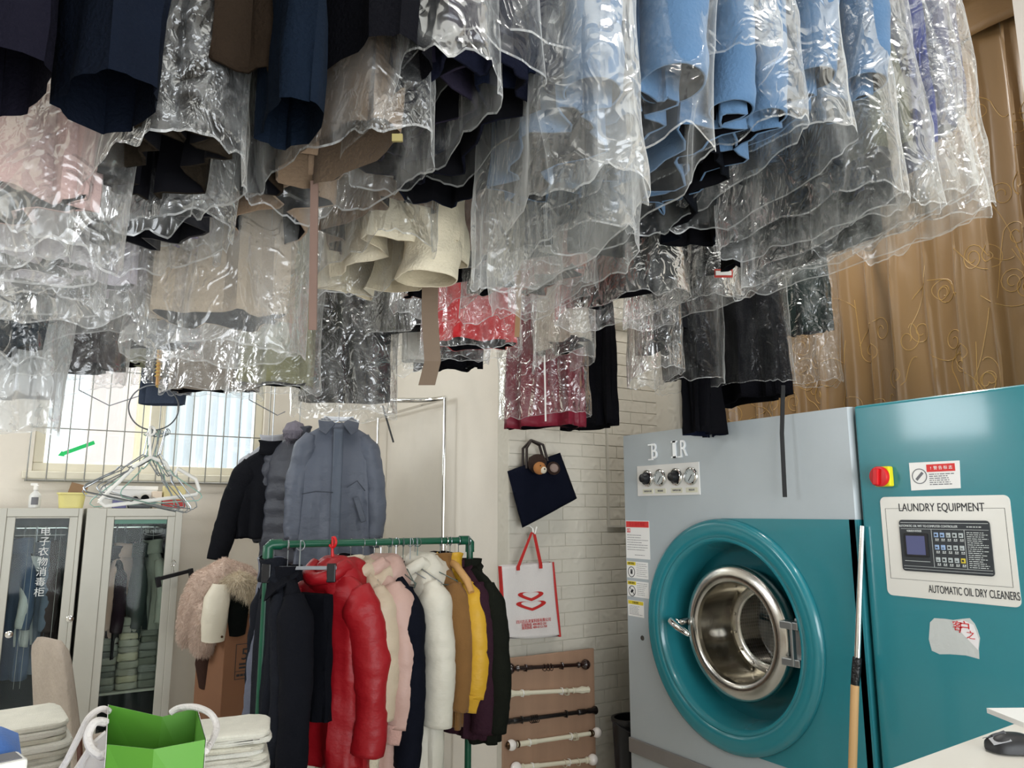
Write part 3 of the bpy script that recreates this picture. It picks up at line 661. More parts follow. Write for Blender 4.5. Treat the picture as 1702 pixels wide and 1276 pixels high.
FILM_W = plastic_film('film milky', .42, seed=5.5); FILM_T = plastic_film('film glossy', .05, seed=9.1, gloss=1.8, crease=.6); FILM_C = plastic_film('film clear', .015, seed=2.2, crease=.12, gloss=.18)
FILM_H = plastic_film('film hem', .30, seed=1.2)
def cover(t, w, th, L, seed, film, top=.0, flare=0.0, lowx=0, hem=.03, n=84, rows=64, side=0, squeeze=.0, wt=None):
    """thin plastic garment cover hung over the thing; lowx tips the hem lower on local +x"""
    R = []; wt = wt or w
    for i in range(rows):
        s = i/(rows-1); z = top-(L+top)*s; q = min(1, (top-z)/.12)
        ww = .05+(wt+(w-wt)*s-.05)*q**.7 + flare*s*s; tt = (.03+(th-.03)*smooth(0, .3, top-z))*(1-squeeze*smooth(.75, 1, s))
        ring = []
        for j in range(n):
            a = 2*pi*j/n; c, sn = cos(a), sin(a)
            x = ww*sgnp(c, .7); y = tt*sgnp(sn, .75)
            P = Vector((x*5+seed, y*7, z*2.0)); cr = (.45-abs(noise.noise(P))*1.6)*.012+(.4-abs(noise.noise(P*2.7)))*.008+.012*s*noise.noise(Vector((c*3+seed, sn*3, z*3)))
            cr += (.35-abs(noise.noise(Vector((x*16+seed, y*16, z*7)))))*.006
            cr *= smooth(0, .12, top-z)
            zz = z+smooth(.8, 1, s)*(hem*(noise.noise(Vector((c*1.7+seed, sn*1.7, 2.3)))+.5*noise.noise(Vector((c*5+seed, sn*5, .3))))-lowx*c)
            ring.append(Vector((x+cr*c+side*s*s, y+cr*1.4*sgnp(sn, .5), zz)))
        R.append(ring)
    mb = MB(); mb.loft(R); R2 = [R[-1], [p+Vector((0, 0, -.0038)) for p in R[-1]]]; mb.loft(R2, mi=1); o = mb.build('plastic_cover', [film, FILM_H], t, auto=False, fixn=False)
    return o
def fold_tube(mb, hw, th, z0, z1, seed, n=30, rows=26, cx=0, cy=0, fold=.006, taper=1.0):
    mb.loft([[Vector((cx+(hw*(1+(taper-1)*s))*sgnp(cos(a), .6)+fold*noise.noise(Vector((cos(a)*2+seed, s*3, sin(a)*2))), cy+th*sgnp(sin(a), .7)+fold*1.5*noise.noise(Vector((cos(a)*3, s*3+seed, sin(a)*3))), z0+(z1-z0)*s+.008*s*noise.noise(Vector((cos(a)*2, seed, 1)))) ) for a in [2*pi*k/n for k in range(n)]] for s in [i/(rows-1) for i in range(rows)]], cap0=True)
# ------------------------------------------------------------------ things on the brick wall
navy_c = cloth('#10131f', var=.1)
conduit = MB(); a, b = aty(1008, 690, YK-.015), aty(1009, 873, YK-.015)
conduit.box(a.x-.006, a.x+.006, YK-.022, YK-.006, b.z, a.z+.3); conduit.box(a.x-.006, a.x+.2, YK-.022, YK-.006, b.z-.012, b.z)
tag(conduit.build('cable_conduit', M('conduit grey', '#bdb9ae', rough=.5, bump=0), smooth=False), 'slim grey cable conduit down the white brick wall', 'cable conduit')
# tote bag
yb = YK-.09
q = [aty(843, 783, yb), aty(931, 752, yb), aty(959, 828, yb), aty(868, 877, yb)]
o0 = (q[0]+q[1]+q[2]+q[3])/4
tb = thing('tote_bag', 'dark navy square tote bag hanging askew above the printed shopping bag', 'bag', (o0.x, yb, o0.z))
def bil(u, v): return (q[0]*(1-u)*(1-v)+q[1]*u*(1-v)+q[2]*u*v+q[3]*(1-u)*v)-Vector((o0.x, yb, o0.z))
mb = MB()
for s in (-1, 1): mb.grid(lambda u, v: bil(u, v)+Vector((0, s*.03*(4*u*(1-u))**.5*(.25+.75*(4*v*(1-v))**.5)*(1 if v > 0 else .6)+.004*noise.noise(Vector((u*5, v*5, s))), 0)), 20, 20)
bmesh.ops.remove_doubles(mb.bm, verts=mb.bm.verts, dist=.001); mb.build('bag_body', navy_c, tb, solid=.002)
brn = M('dark brown handle', '#251a15', rough=.5, bump=.1)
top0, top1 = bil(.32, 0), bil(.72, 0); mid = (top0+top1)/2+Vector((-.03, 0, .12))
for s in (-.02, .02):
    mb = MB(); mb.tube([top0+Vector((0, s, -.02)), top0.lerp(mid, .6)+Vector((-.025, s, .01)), mid+Vector((0, s*.3, .0)), top1.lerp(mid, .6)+Vector((.03, s, .015)), top1+Vector((0, s, -.02))], .008, n=10); mb.build('handle', brn, tb)
# plush charm tied to it: a plain round face with two ears
ch = aty(890, 775, yb-.07); pc = thing('plush_charm', 'small brown plush charm with round tan face on the tote bag', 'plush toy', ch)
mb = MB(); mb.lathe([(0, .05), (.03, .045), (.052, .02), (.055, -.01), (.045, -.04), (.02, -.055), (0, -.058)], (0.02, .01, .02), (.2, 0, 1), 24); wrinkle(mb, .004, 30, 1); mb.build('plush_body', M('plush brown', '#2f1e16', rough=.95, bump=.8, scale=200), pc)
mb = MB(); mb.lathe([(0, .034), (.018, .031), (.033, .016), (.036, 0), (.034, -.01)], (-.002, -.045, -.012), (-.15, -1, 0), 24); fc = mb.build('plush_face', M('plush tan', '#a9713f', rough=.9, bump=.5, scale=200), pc)
mb = MB(); mb.lathe([(0, .012), (.012, .010), (.019, .003), (.02, -.003)], (.006, -.074, -.024), (0, -1, -.25), 20); mb.build('muzzle', M('plush cream', '#d9cdb8', rough=.9, bump=.4, scale=200), fc)
mb = MB()
for x, z in ((-.018, .0), (.014, .006)): mb.lathe([(0, .003), (.0035, .002), (.004, 0)], (x, -.078, z), AX, 10)
mb.lathe([(0, .004), (.004, .002), (.005, 0)], (.004, -.087, -.018), AX, 10); mb.build('eyes', black_pl, fc)
ear = aty(920, 778, yb-.05)-ch
mb = MB(); mb.lathe([(0, .012), (.03, .008), (.04, 0), (.03, -.01), (0, -.012)], ear, (-.4, -1, .25), 24); mb.build('plush_ear', M('plush brown', '#2f1e16'), pc)
mb = MB(); mb.lathe([(0, .016), (.02, .013), (.026, .006)], ear+Vector((0, -.004, 0)), (-.4, -1, .25), 20); mb.build('ear_lining', M('plush pink grey', '#8d7b72', rough=.9, bump=.4, scale=200), pc)
# printed shopping bag
ys = YK-.07
q2 = [aty(834, 941, ys), aty(919, 934, ys), aty(931, 1058, ys), aty(841, 1062, ys)]
c0 = (q2[0]+q2[1]+q2[2]+q2[3])/4; sb = thing('shopping_bag', 'white non-woven shopping bag with red handles and red heart print on wall', 'bag', (c0.x, ys, c0.z))
def bl2(u, v, off=0): p = (q2[0]*(1-u)*(1-v)+q2[1]*u*(1-v)+q2[2]*u*v+q2[3]*(1-u)*v)-Vector((c0.x, ys, c0.z)); return p+Vector((0, off, 0))
bagw = M('non-woven white', '#d6d0cc', rough=.75, bump=.25, scale=220, var=.04); redb = M('bag red', '#b5231f', rough=.6, bump=.1, var=.06)
def bag_face(u, v): return bl2(u, v)+Vector((0, -.012*(4*u*(1-u))**.6*(.4+v)-.003*sin(u*9+v*4), -.012*(1-4*u*(1-u))*(-1 if v > .98 else 0)))
mb = MB(); mb.grid(bag_face, 18, 22); mb.grid(lambda u, v: bl2(u, v)+Vector((0, .04, .003)), 4, 4); mb.grid(lambda u, v: bl2(u, 1).lerp(bl2(u, 1, .04), v), 8, 1)
mb.build('bag_body', bagw, sb, solid=.0015)
for u, w in ((0, .004), (1, .009)):
    mb = MB(); mb.tube([bl2(u, v, .004) for v in (0, .25, .5, .75, 1)], w, n=8); mb.grid(lambda a, b: bl2(u, b, .04*a), 2, 6); mb.build('side_trim', redb, sb, smooth=False)
hk = aty(884, 884, ys-.005)-Vector((c0.x, ys, c0.z))
mb = MB()
for u, off in ((.28, -.008), (.72, -.008)):
    p = bl2(u, .02, off-.01); w = .011
    mb.loft([[p+Vector((-w, 0, -.02)), p+Vector((w, 0, -.02))], [p+Vector((-w, 0, .0)), p+Vector((w, 0, .0))], [hk+Vector((-w*.6+(.5-u)*-.03, off, -.002)), hk+Vector((w+(.5-u)*-.03, off, .003))]], closed=False)
mb.build('handle', redb, sb, smooth=False, solid=.002)
def on(u, v): p = bag_face(u, v); return p+Vector((0, -.003, 0))
def heart(cu_, cv, w, h, r0, r1, n=40):
    mb = MB(); ring = []
    for k in (r0, r1):
        pts = []
        for i in range(n):
            a = 2*pi*i/n; x = sin(a)*abs(sin(a))**.15; y = -(cos(a))*.62-.25*abs(cos(a/1.0))*0
            tip = max(0, -cos(a)); y = .55*cos(a)-(.25*max(0, cos(a))*(1-abs(sin(a)))*1.6)-.35*tip*(1-abs(sin(a)))*1.3
            pts.append(on(cu_+x*w*k, cv-y*h*k-(1-k)*.012))
        ring.append(pts)
    mb.loft(ring); return mb.build('heart_print', redb, sb, smooth=False)
heart(.49, .405, .24, .095, 1, .62); heart(.485, .53, .28, .10, 1, .66)
mb = MB(); mb.loft([[on(.49+sin(a)*.245, .405-(.55*cos(a)-.45*max(0, -cos(a))*(1-abs(sin(a))))*.10+.012) for a in [pi*.5+pi*k/20 for k in range(21)]], [on(.49+sin(a)*.245, .405-(.55*cos(a)-.45*max(0, -cos(a))*(1-abs(sin(a))))*.10+.028) for a in [pi*.5+pi*k/20 for k in range(21)]]], closed=False); mb.build('white_band', bagw, sb, smooth=False)
for k, (s, v, sz) in enumerate((('四川古石来家科技有限公司', .765, .021), ('全国热线: 400-8822-201', .81, .018), ('来宾热线: 400-6112-758', .85, .018))):
    p = on(.49, v); text('lettering', s, sz, p+Vector((0, -.003, 0)), red_ink, sb, sx=.92)
mb = MB(); mb.tube([hk+Vector((0, .07, .03)), hk+Vector((0, .02, .035)), hk+Vector((.0, -.012, .02)), hk+Vector((.0, -.014, .0)), hk+Vector((.012, -.012, -.01)), hk+Vector((.026, -.012, .03))], .0045, n=8)
o = mb.build('wall_hook', white_pl, None); o.location = (c0.x, ys, c0.z); tag(o, 'white wall hook holding the red handled shopping bag', 'hook')
# curtain-rod sample board
yw = YK-.055
bx0, bx1 = aty(838, 1085, yw).x-.02, aty(983, 1085, yw).x; bz1 = aty(900, 1086, yw).z
bw = thing('sample_board', 'wooden display board carrying five curtain rods, leaning on the brick wall', 'display board', (bx0, YK-.03, 0))
rb = Matrix.Rotation(radians(3.2), 4, 'Y')
mb = MB(); mb.box(0, bx1-bx0, -.05, -.032, .12, bz1, None); 
bm_ = M('board oak', '#a08069', rough=.5, bump=.15, scale=9, var=.22, stretch=(5, 1, .35)); mb.build('board', bm_, bw, smooth=False, bevel=.002)
mb = MB(); mb.box(.03, .06, -.032, .0, .0, bz1-.1); mb.box(bx1-bx0-.06, bx1-bx0-.03, -.032, .0, .0, bz1-.1); mb.box(0, bx1-bx0, -.05, .0, .0, .12); mb.build('board_leg', bm_, bw, smooth=False)
black_m = M('rod black', '#15100f', rough=.25, bump=.05, coat=.3); brown_m = M('rod dark brown', '#24120e', rough=.2, bump=.05, coat=.5); cream_m = M('rod cream', '#d9d3bd', rough=.4, bump=.25, scale=30, var=.08, stretch=(.1, 1, 1)); porc = M('porcelain white', '#e9e2dc', rough=.12, bump=0, coat=.6, var=.02); bronze = M('antique bronze', '#4a3623', rough=.3, metal=.8, bump=.05)
rods = [((848, 1111), (973, 1104), 'ball', brown_m, 'dark brown curtain rod with round ball ends, topmost on the sample board'),
        ((840, 1153), (975, 1146), 'flare', cream_m, 'plain cream curtain rod with square flared ends on the sample board'),
        ((835, 1200), (988, 1180), 'trumpet', black_m, 'black curtain rod with trumpet ends, middle one on the sample board'),
        ((850, 1238), (992, 1217), 'porc', cream_m, 'cream curtain rod with white ball and bronze ends on sample board'),
        ((858, 1276), (985, 1262), 'whiteball', cream_m, 'white curtain rod with white ball ends, lowest on the sample board')]
for k, (p0, p1, kind, mat, lab) in enumerate(rods):
    yr = yw-.045
    A, B = aty(*p0, yr), aty(*p1, yr); d = (B-A); Lr = d.length; d.normalize()
    t = thing('curtain_rod', lab, 'curtain rod', A, group=None); ax = d
    R = .0125 if kind != 'ball' else .0115
    def at_(s): return d*(Lr*s)
    mb = MB(); mb.tube([at_(.03), at_(.28), at_(.281), at_(.97)], [R*1.12, R*1.12, R*.92, R*.92], n=16); mb.build('rod', mat, t)
    for e, sg in ((0, -1), (1, 1)):
        o = at_(e); a = d*sg
        mb = MB()
        if kind == 'ball':
            mb.lathe([(R, -.06), (R*1.5, -.05), (R*1.2, -.04), (R*.9, -.028), (.016, -.024), (.026, -.012), (.030, .0), (.027, .012), (.018, .024), (0, .03)], o, a, 24); mb.build('finial', mat, t)
        elif kind == 'flare':
            mb.lathe([(R*1.1, -.10), (R*1.4, -.095), (R*1.15, -.09), (R*1.15, -.06), (R*1.7, -.035), (R*1.25, -.0), (R*1.5, .012), (0, .012)], o, a, 8); mb.build('finial', mat, t)
        elif kind == 'trumpet':
            mb.lathe([(R, -.12), (R*1.3, -.115), (R*1.25, -.07), (R*1.0, -.06), (R*1.25, -.04), (R*1.2, -.02), (R*1.9, .006), (R*1.8, .01), (R*1.0, .004), (0, .003)], o, a, 24); mb.build('finial', mat, t)
        else:
            rr = .029 if kind == 'porc' else .031
            mb.lathe([(R, -.05), (R*1.5, -.045), (R*1.5, -.04), (R*.8, -.034), (R*1.3, -.028), (R*1.1, -.024), (R*1.4, -.02)], o, a, 20); nk = mb.build('finial_neck', bronze if kind == 'porc' else mat, t)
            mb = MB(); mb.lathe([(rr*cos(q), rr*sin(q)) for q in [-1.1+k2*2.6/12 for k2 in range(13)]]+[(0, rr)], o, a, 24); mb.build('finial', porc, t)
            if kind == 'porc': mb = MB(); mb.lathe([(rr*.75, rr*.72), (rr*.5, rr*.95), (.004, rr*1.05), (.006, rr*1.2), (0, rr*1.3)], o, a, 16); mb.build('finial_tip', bronze, t)
    bmat = mat if kind in ('ball', 'trumpet') else white_pl
    for s in (.2, .68):
        o = at_(s); mb = MB(); h = .052
        mb.prism(rounded(o.x-.0085, o.x+.0085, o.z-h, o.z+h*.8, .006, .042), (0, .0025, 0)); mb.box(o.x-.009, o.x+.009, .0, .043, o.z-.018, o.z-.012)
        mb.tube([(o.x, .012, o.z+.014), (o.x, -.006, o.z+.016), (o.x, -.0155, o.z), (o.x, -.006, o.z-.017), (o.x, .02, o.z-.016)], .0035, n=8)
        br = mb.build('bracket', bmat, t, smooth=False)
        mb = MB(); 
        for dz in (h*.62, -h*.82): mb.lathe([(0, .003), (.003, .002), (.0032, 0)], (o.x, .042, o.z+dz), AX, 10)
        mb.build('screw', ink, br)
    for q in {0: (.44, .49, .53), 1: (.735, .75), 2: (.30, .32, .34, .36), 3: (.72, .735, .75), 4: (.62, .8)}[k]:
        o = at_(q); rr = R*1.55; mb = MB(); mb.tube([o+Vector((.002*sin(a*2), rr*cos(a), rr*sin(a)-R*.35)) for a in [2*pi*i/20 for i in range(20)]], .0022, n=6, closed=True); mb.build('ring', mat if kind != 'porc' else cream_m, t)
# black bin behind the machine corner
p = aty(1043, 1245, 3.42); bn = thing('black_bin', 'black plastic bin on the floor between brick wall and machine', 'bin', (p.x+.06, 3.46, 0))
mb = MB(); mb.loft([[Vector((r*cos(a), r*sin(a)*.8, z)) for a in [2*pi*k/28 for k in range(28)]] for r, z in ((.09, 0), (.105, .30), (.112, .43), (.118, .44), (.118, .455), (.10, .455), (.09, .10))], cap0=True); mb.build('bin_body', black_pl, bn)
mb = MB(); mb.tube([(-.117, 0, .44), (-.08, -.085, .40), (0, -.115, .385), (.08, -.085, .40), (.117, 0, .44)], .005, n=8); mb.build('bin_handle', black_pl, bn)
# chrome fitting-room rail in the alcove corner
PX, PY = 2.05, 4.35
pp = aty(740, 661, PY); PX, PZ = pp.x, pp.z
fr = thing('fitting_rail', 'chrome quarter round fitting rail on poles in the alcove corner', 'clothes rail', (PX, PY, 0))
q = lambda u, v, y: aty(u, v, y)-Vector((PX, PY, 0))
mb = MB(); mb.tube([(0, 0, 0), (0, 0, PZ)], .012, n=14)
mb.build('pole', chrome, fr)
Rr = .62; mb = MB(); mb.tube([Vector((-.62+.62*cos(a), .0+.62*sin(a)*-1+0, PZ)) for a in [k*pi/2/18 for k in range(19)]][::-1] if False else [Vector((-.60*(1-cos(a)), -.0+.55*sin(a)*.0, PZ)) for a in (0,)]+[Vector((-.05-.0*k, 0, PZ)) for k in (0,)], .0165, n=14)
mb.bm.free(); mb = MB()
arc = [Vector((-.42+.42*cos(a), .0-.0+.30*sin(a), PZ+.0)) for a in [k*pi/2/16 for k in range(17)]]+[Vector((-.75, .30, PZ))]
mb.tube(arc, .0165, n=14); mb.build('curved_rail', chrome, fr)
mb = MB(); mb.tube([(0, 0, PZ-.005), (0, YB-PY, PZ-.005)], .011, n=12); mb.build('straight_rail', chrome, fr)
px2 = aty(633, 720, YB-.25).x-PX
mb = MB(); mb.tube([(0, YB-PY-.28, 0), (0, YB-PY-.28, PZ)], .012, n=12); mb.build('pole', chrome, fr)
mb = MB(); mb.tube([q(636, 674, 5.0), q(654, 735, 5.0)], .007, n=8)
o = mb.build('wall_bracket', black_pl, fr)

# ------------------------------------------------------------------ white counter with a mouse
a, b = atz(1440, 1290, 1.1), atz(1662, 1210, 1.1); d = (b-a).normalized(); n_ = Vector((d.y, -d.x, 0))
if n_.y > 0: n_ = -n_
ctop = M('counter white', '#d9d5cc', rough=.3, bump=.05, var=.05, scale=8)
ct = thing('counter', 'white service counter at the lower right in front of the control cabinet', 'counter', (a.x, a.y, 0))
e0, e1 = (b-a)*-.6, (b-a)*1.16
P = [e0, e1, e1+n_*.62, e0+n_*.62]
mb = MB(); mb.prism([Vector((p.x, p.y, 1.07)) for p in P], (0, 0, .03)); mb.build('counter_slab', ctop, ct, smooth=False, bevel=.004)
mb = MB(); i = .03; P2 = [e0+d*i+n_*i, e1-d*i+n_*i, e1-d*i+n_*(.62-i), e0+d*i+n_*(.62-i)]; mb.prism([Vector((p.x, p.y, 0)) for p in P2], (0, 0, 1.07)); mb.build('counter_cabinet', M('counter front', '#c9c5bd', rough=.5, bump=.03), ct, smooth=False)
mp_ = atz(1690, 1250, 1.1); ms = thing('computer_mouse', 'black computer mouse on the white counter', 'mouse', (mp_.x, mp_.y, 1.1), radians(-38))
R = []
for k in range(17):
    u = k/16; x = -.062+.124*u; w = .034*(1-(2*u-1)**4)**.5*(1-.15*u); h = .036*(1-abs(2*u-.9)**2.6*.85) if 0 < u < 1 else .004
    R.append([Vector((x, w*cos(q_), max(0.0, .004+max(.003, h)*max(0, sin(q_))**.8))) for q_ in [2*pi*j/24 for j in range(24)]])
mb = MB(); mb.loft(R, cap0=True, cap1=True); mb.build('mouse_shell', M('mouse black', '#1c1c1f', rough=.45, bump=.05), ms)
mb = MB(); mb.tube([(-.045, 0, .030), (-.02, 0, .0395)], .004, n=8); mb.build('scroll_wheel', M('grey rubber', '#4a4a4e'), ms)
mb = MB(); 
for s in (-1, 1): mb.prism([(-.055, s*.0035, .026), (-.055, s*.024, .019), (-.02, s*.026, .0285), (-.02, s*.004, .0385)], (0, 0, .0012))
mb.build('button', M('mouse grey', '#8d8e92', rough=.3, bump=0), ms)
pp = atz(1700, 1203, 1.1); mb = MB()
mb.box(-.02, .12, -.1, .1, 0, .012); o = mb.build('notepad', paper, None, smooth=False); o.location = (pp.x, pp.y-.0, 1.1); o.rotation_euler = (0, 0, radians(-30)); tag(o, 'small white paper pad behind the mouse on the counter', 'notepad')
# ------------------------------------------------------------------ green pipe rack and its coats
RY, RZ = 3.2, 1.466
rx0, rx1 = aty(446, 905, RY).x, aty(781, 900, RY).x
gp_ = M('green pipe', '#12503a', rough=.35, bump=.05, var=.08)
rk = thing('garment_rack', 'dark green pipe garment rack full of winter coats', 'garment rack', (rx0, RY, 0))
w = rx1-rx0
mb = MB(); mb.tube([(0, 0, RZ), (w, 0, RZ)], .0155, n=16); mb.build('top_rail', gp_, rk)
for x in (0, w):
    mb = MB(); mb.tube([(x, 0, .05), (x, 0, RZ)], .0155, n=16); mb.build('post', gp_, rk)
    mb = MB(); mb.tube([(x, -.28, .03), (x, .28, .03)], .0155, n=12); mb.tube([(x, 0, .03), (x, 0, .09)], .021, n=12); mb.build('foot', gp_, rk)
    s = 1 if x else -1
    mb = MB(); mb.tube([(x, 0, RZ-.055), (x, 0, RZ-.012), (x-s*.012, 0, RZ), (x-s*.055, 0, RZ)], .0215, n=16); mb.build('elbow', gp_, rk)
mb = MB(); mb.tube([(0, 0, .18), (w, 0, .18)], .0155, n=12); mb.build('lower_rail', gp_, rk)
GR = 'coats on the green rack'
def rack_coat(px, name, label, cat, mat, tilt=0, dy=0, dz=-.115, hk=True, **k):
    p = aty(px, 903, RY)
    t = thing(name, label, cat, (p.x, RY+dy, RZ+dz), -pi/2+radians(tilt), GR)
    coat_parts(t, mat, **k)
    if hk: hook(t, -dz+.018, w=.15)
    return t
blk = cloth('#14151a', var=.1)
rack_coat(458, 'coat', 'long charcoal coat at the left end of the green rack behind its post', 'coat', cloth('#1b1d23'), tilt=0, L=1.0, sl=.62, sr=(.06, .05), sw=.18, hw=.2, th=.035, seed=1, collar='stand', dy=.02)
rack_coat(476, 'coat', 'long black coat first inside the left post of the green rack', 'coat', blk, tilt=-4, L=1.1, sl=.68, sw=.21, hw=.27, th=.06, sr=(.08, .065), seed=2, collar='lapel', dy=-.03)
# black skirt on a clip hanger
p = aty(505, 930, RY); sk = thing('skirt', 'short black skirt held by a grey clip hanger beside the red puffer', 'skirt', (p.x-.02, RY-.12, RZ), -pi/2+radians(30), GR)
mb = MB(); fold_tube(mb, .13, .03, -.19, -.66, 3, taper=1.15, fold=.012); mb.build('skirt_body', cloth('#0d0e13'), sk)
p = aty(488, 930, RY); chg = thing('clip_hanger', 'grey clip hanger with black clips at the left end of the green rack', 'hanger', (p.x, RY-.09, RZ), -pi/2+radians(62))
mb = MB(); mb.box(-.15, .15, -.006, .006, -.10, -.085); mb.build('bar', M('hanger grey', '#8a8d92', rough=.4, metal=.3), chg, smooth=False, bevel=.002)
hook(chg, .018, w=.001, par_name='hook')
for x in (-.13, .13): mb = MB(); mb.box(x-.018, x+.018, -.014, .014, -.15, -.075); mb.build('clip', black_pl, chg, smooth=False, bevel=.004)
redm = nylon('#930d18'); 
rack_coat(545, 'puffer_jacket', 'bright red hooded puffer jacket on a red hanger on the green rack', 'jacket', redm, tilt=28, dz=-.10, hk=False, L=.76, sl=.64, sw=.2, hw=.23, th=.075, sr=(.088, .066), puff=.005, ps=.12, collar='hood', cuff=None, seed=4, splay=.04, amp=.009, dy=-.05)
# red hanger hook
p = aty(549, 903, RY); rh = thing('coat_hanger', 'red plastic coat hanger holding the red puffer jacket', 'hanger', (p.x, RY-.03, RZ), -pi/2+radians(26))
mb = MB(); mb.tube([(.02*sin(a), 0, .006+.022*cos(a)) for a in [pi*1.3-k*pi*1.3/10 for k in range(11)]]+[(0, 0, -.03), (.004, 0, -.06), (0, 0, -.09)], [.006]*11+[.006, .008, .008], n=10); mb.tube([(-.17, 0, -.17), (0, 0, -.10), (.17, 0, -.17)], .008, n=10); mb.build('hanger_frame', red_pl, rh)
rack_coat(590, 'coat', 'cream fleece coat showing below and behind the red puffer sleeve', 'coat', cloth('#cfc4ad', bump=.8, scale=90), tilt=6, dy=.05, L=.98, sl=.72, sr=(.065, .05), hw=.22, th=.05, seed=5, collar='stand')
rack_coat(604, 'puffer_jacket', 'beige hooded puffer jacket between red puffer and pink puffer', 'jacket', nylon('#b9a892'), tilt=2, L=.6, sl=.5, sr=(.085, .07), th=.07, puff=.007, ps=.14, seed=6, collar='hood')
rack_coat(622, 'puffer_coat', 'pale pink puffer coat with ribbed cuff on the green rack', 'coat', nylon('#b8988d'), tilt=10, L=1.15, sl=.56, sr=(.088, .078), th=.085, puff=.008, ps=.2, seed=7, collar='hood', cuff=cloth('#c39d92'), dz=-.1)
rack_coat(650, 'coat', 'long black wool coat in the middle of the green rack', 'coat', cloth('#11131c'), tilt=-2, L=.98, sl=.70, sr=(.08, .062), sw=.22, hw=.25, th=.06, seed=8, collar='lapel')
rack_coat(690, 'puffer_coat', 'long off-white puffer coat right of the black wool coat', 'coat', nylon('#cdc8ba'), tilt=3, L=1.25, sl=.58, sr=(.086, .066), th=.08, puff=.008, ps=.17, seed=9, collar='hood', dz=-.1)
rack_coat(732, 'jacket', 'tan brown jacket between the off-white puffer and the yellow jacket', 'jacket', cloth('#7d5a33'), tilt=-3, L=.66, sl=.52, seed=10, th=.05)
rack_coat(748, 'jacket', 'mustard yellow jacket with ribbed cuffs on a wooden hanger', 'jacket', nylon('#c79a28'), tilt=2, L=.60, sl=.47, sr=(.075, .075), th=.055, puff=.004, ps=.3, seed=11, cuff=cloth('#c4982f'), collar='stand')
rack_coat(762, 'coat', 'dark plum corduroy coat next to the yellow jacket', 'coat', cloth('#35202a', bump=.6, scale=80), tilt=0, L=.72, sl=.62, sr=(.075, .058), sw=.215, seed=12, collar='lapel')
rack_coat(776, 'coat', 'dark olive black coat at the right end of the green rack', 'coat', cloth('#1a1c17'), tilt=2, L=.74, sl=.62, sr=(.075, .058), sw=.22, seed=13, collar='lapel', dy=-.02)
p = aty(741, 903, RY); wh = thing('coat_hanger', 'light wooden coat hanger holding the yellow jacket', 'hanger', (p.x, RY-.005, RZ), -pi/2+radians(2))
mb = MB(); mb.tube([(.018*sin(a), 0, .0+.02*cos(a)) for a in [pi*1.3-k*pi*1.3/10 for k in range(11)]]+[(0, 0, -.075)], .0026, n=8); hb = mb.build('hook', chrome, wh)
mb = MB(); mb.tube([(-.16, 0, -.15), (-.1, .0, -.11), (0, 0, -.085), (.1, 0, -.11), (.2, 0, -.17), (.235, .0, -.215)], [.012, .016, .018, .017, .017, .014], n=12); mb.build('hanger_arm', M('hanger wood', '#b98e58', rough=.5, bump=.1, scale=20), wh)
# empty wire hangers on the rack
for k, px in enumerate((636, 648, 658, 668, 678, 688)):
    p = aty(px, 903, RY); t = thing('wire_hanger', 'thin empty wire hanger in the cluster on the green rack above the black coat', 'hanger', (p.x, RY-.012*k+.02, RZ-.10), -pi/2+radians((-25, 14, 30, -8, 20, 40)[k]), 'empty wire hangers on the green rack')
    hook(t, .118, M('green wire', '#5d6f6c', rough=.35, metal=.7) if k % 2 else wire, w=.2)

# ------------------------------------------------------------------ coats hung in front of the alcove
yc = 4.5
p = aty(563, 703, yc)
gc = thing('long_coat', 'long slate grey padded coat with white inner collar hanging above the green rack', 'coat', p, radians(-17), 'coats hanging by the window')
slate = nylon('#515764'); slate_d = nylon('#444a56')
coat_parts(gc, slate, sw=.205, hw=.235, th=.07, L=1.08, sl=.64, sr=(.078, .064), puff=.003, ps=.22, seed=21, collar=None, amp=.008, fold=.012, cuff=slate_d, splay=.035, lining=lining_d)
mb = MB()
for s in (1, -1): mb.prism([(s*.02, -.075, -.01), (s*.075, -.045, .035), (s*.125, -.03, .012), (s*.115, -.085, -.055), (s*.075, -.105, -.085)], (0, .014, 0))
mb.build('collar', slate_d, gc, bevel=.004)
mb = MB(); mb.grid(lambda u, v: Vector((.09*cos(pi*u), -.005-.0*u+.05*sin(pi*u), .015+.03*v)), 16, 3); mb.build('inner_collar', M('lining white', '#d8dde6', rough=.5), gc, solid=.004)
mb = MB(); mb.grid(lambda u, v: Vector((-.03+.06*u+.0*v, -.088-.004*sin(pi*u)-.012*smooth(0, .3, v)+.004*noise.noise(Vector((u*2, v*9, 0))), -.045-1.02*v)), 6, 40); mb.build('placket', nylon('#4a525f'), gc, solid=.008)
for s, pts in ((1, [(.10, -.46), (.135, -.455), (.185, -.60), (.15, -.61)]),):
    mb = MB(); mb.prism([(x, -.092, z) for x, z in pts], (0, .014, 0)); mb.build('pocket_flap', slate_d, gc, bevel=.004)
mb = MB(); mb.tube([(-.2, -.085, -.44), (-.12, -.098, -.425), (-.02, -.104, -.43)], .003, n=6); mb.tube([(.06, -.104, -.40), (.12, -.10, -.36), (.17, -.09, -.42)], .003, n=6); mb.build('waist_seam', M('seam dark', '#353a45', rough=.8), gc)
hook(gc, 3.22-p.z, w=.17)
p = aty(497, 725, 4.72); pf = thing('puffer_coat', 'dark grey quilted puffer coat with fur trim behind the slate coat', 'coat', p, radians(-48), 'coats hanging by the window')
coat_parts(pf, nylon('#33363f'), sw=.2, hw=.23, th=.085, L=.78, sl=.6, sr=(.085, .065), puff=.016, ps=.10, seed=23, collar='stand')
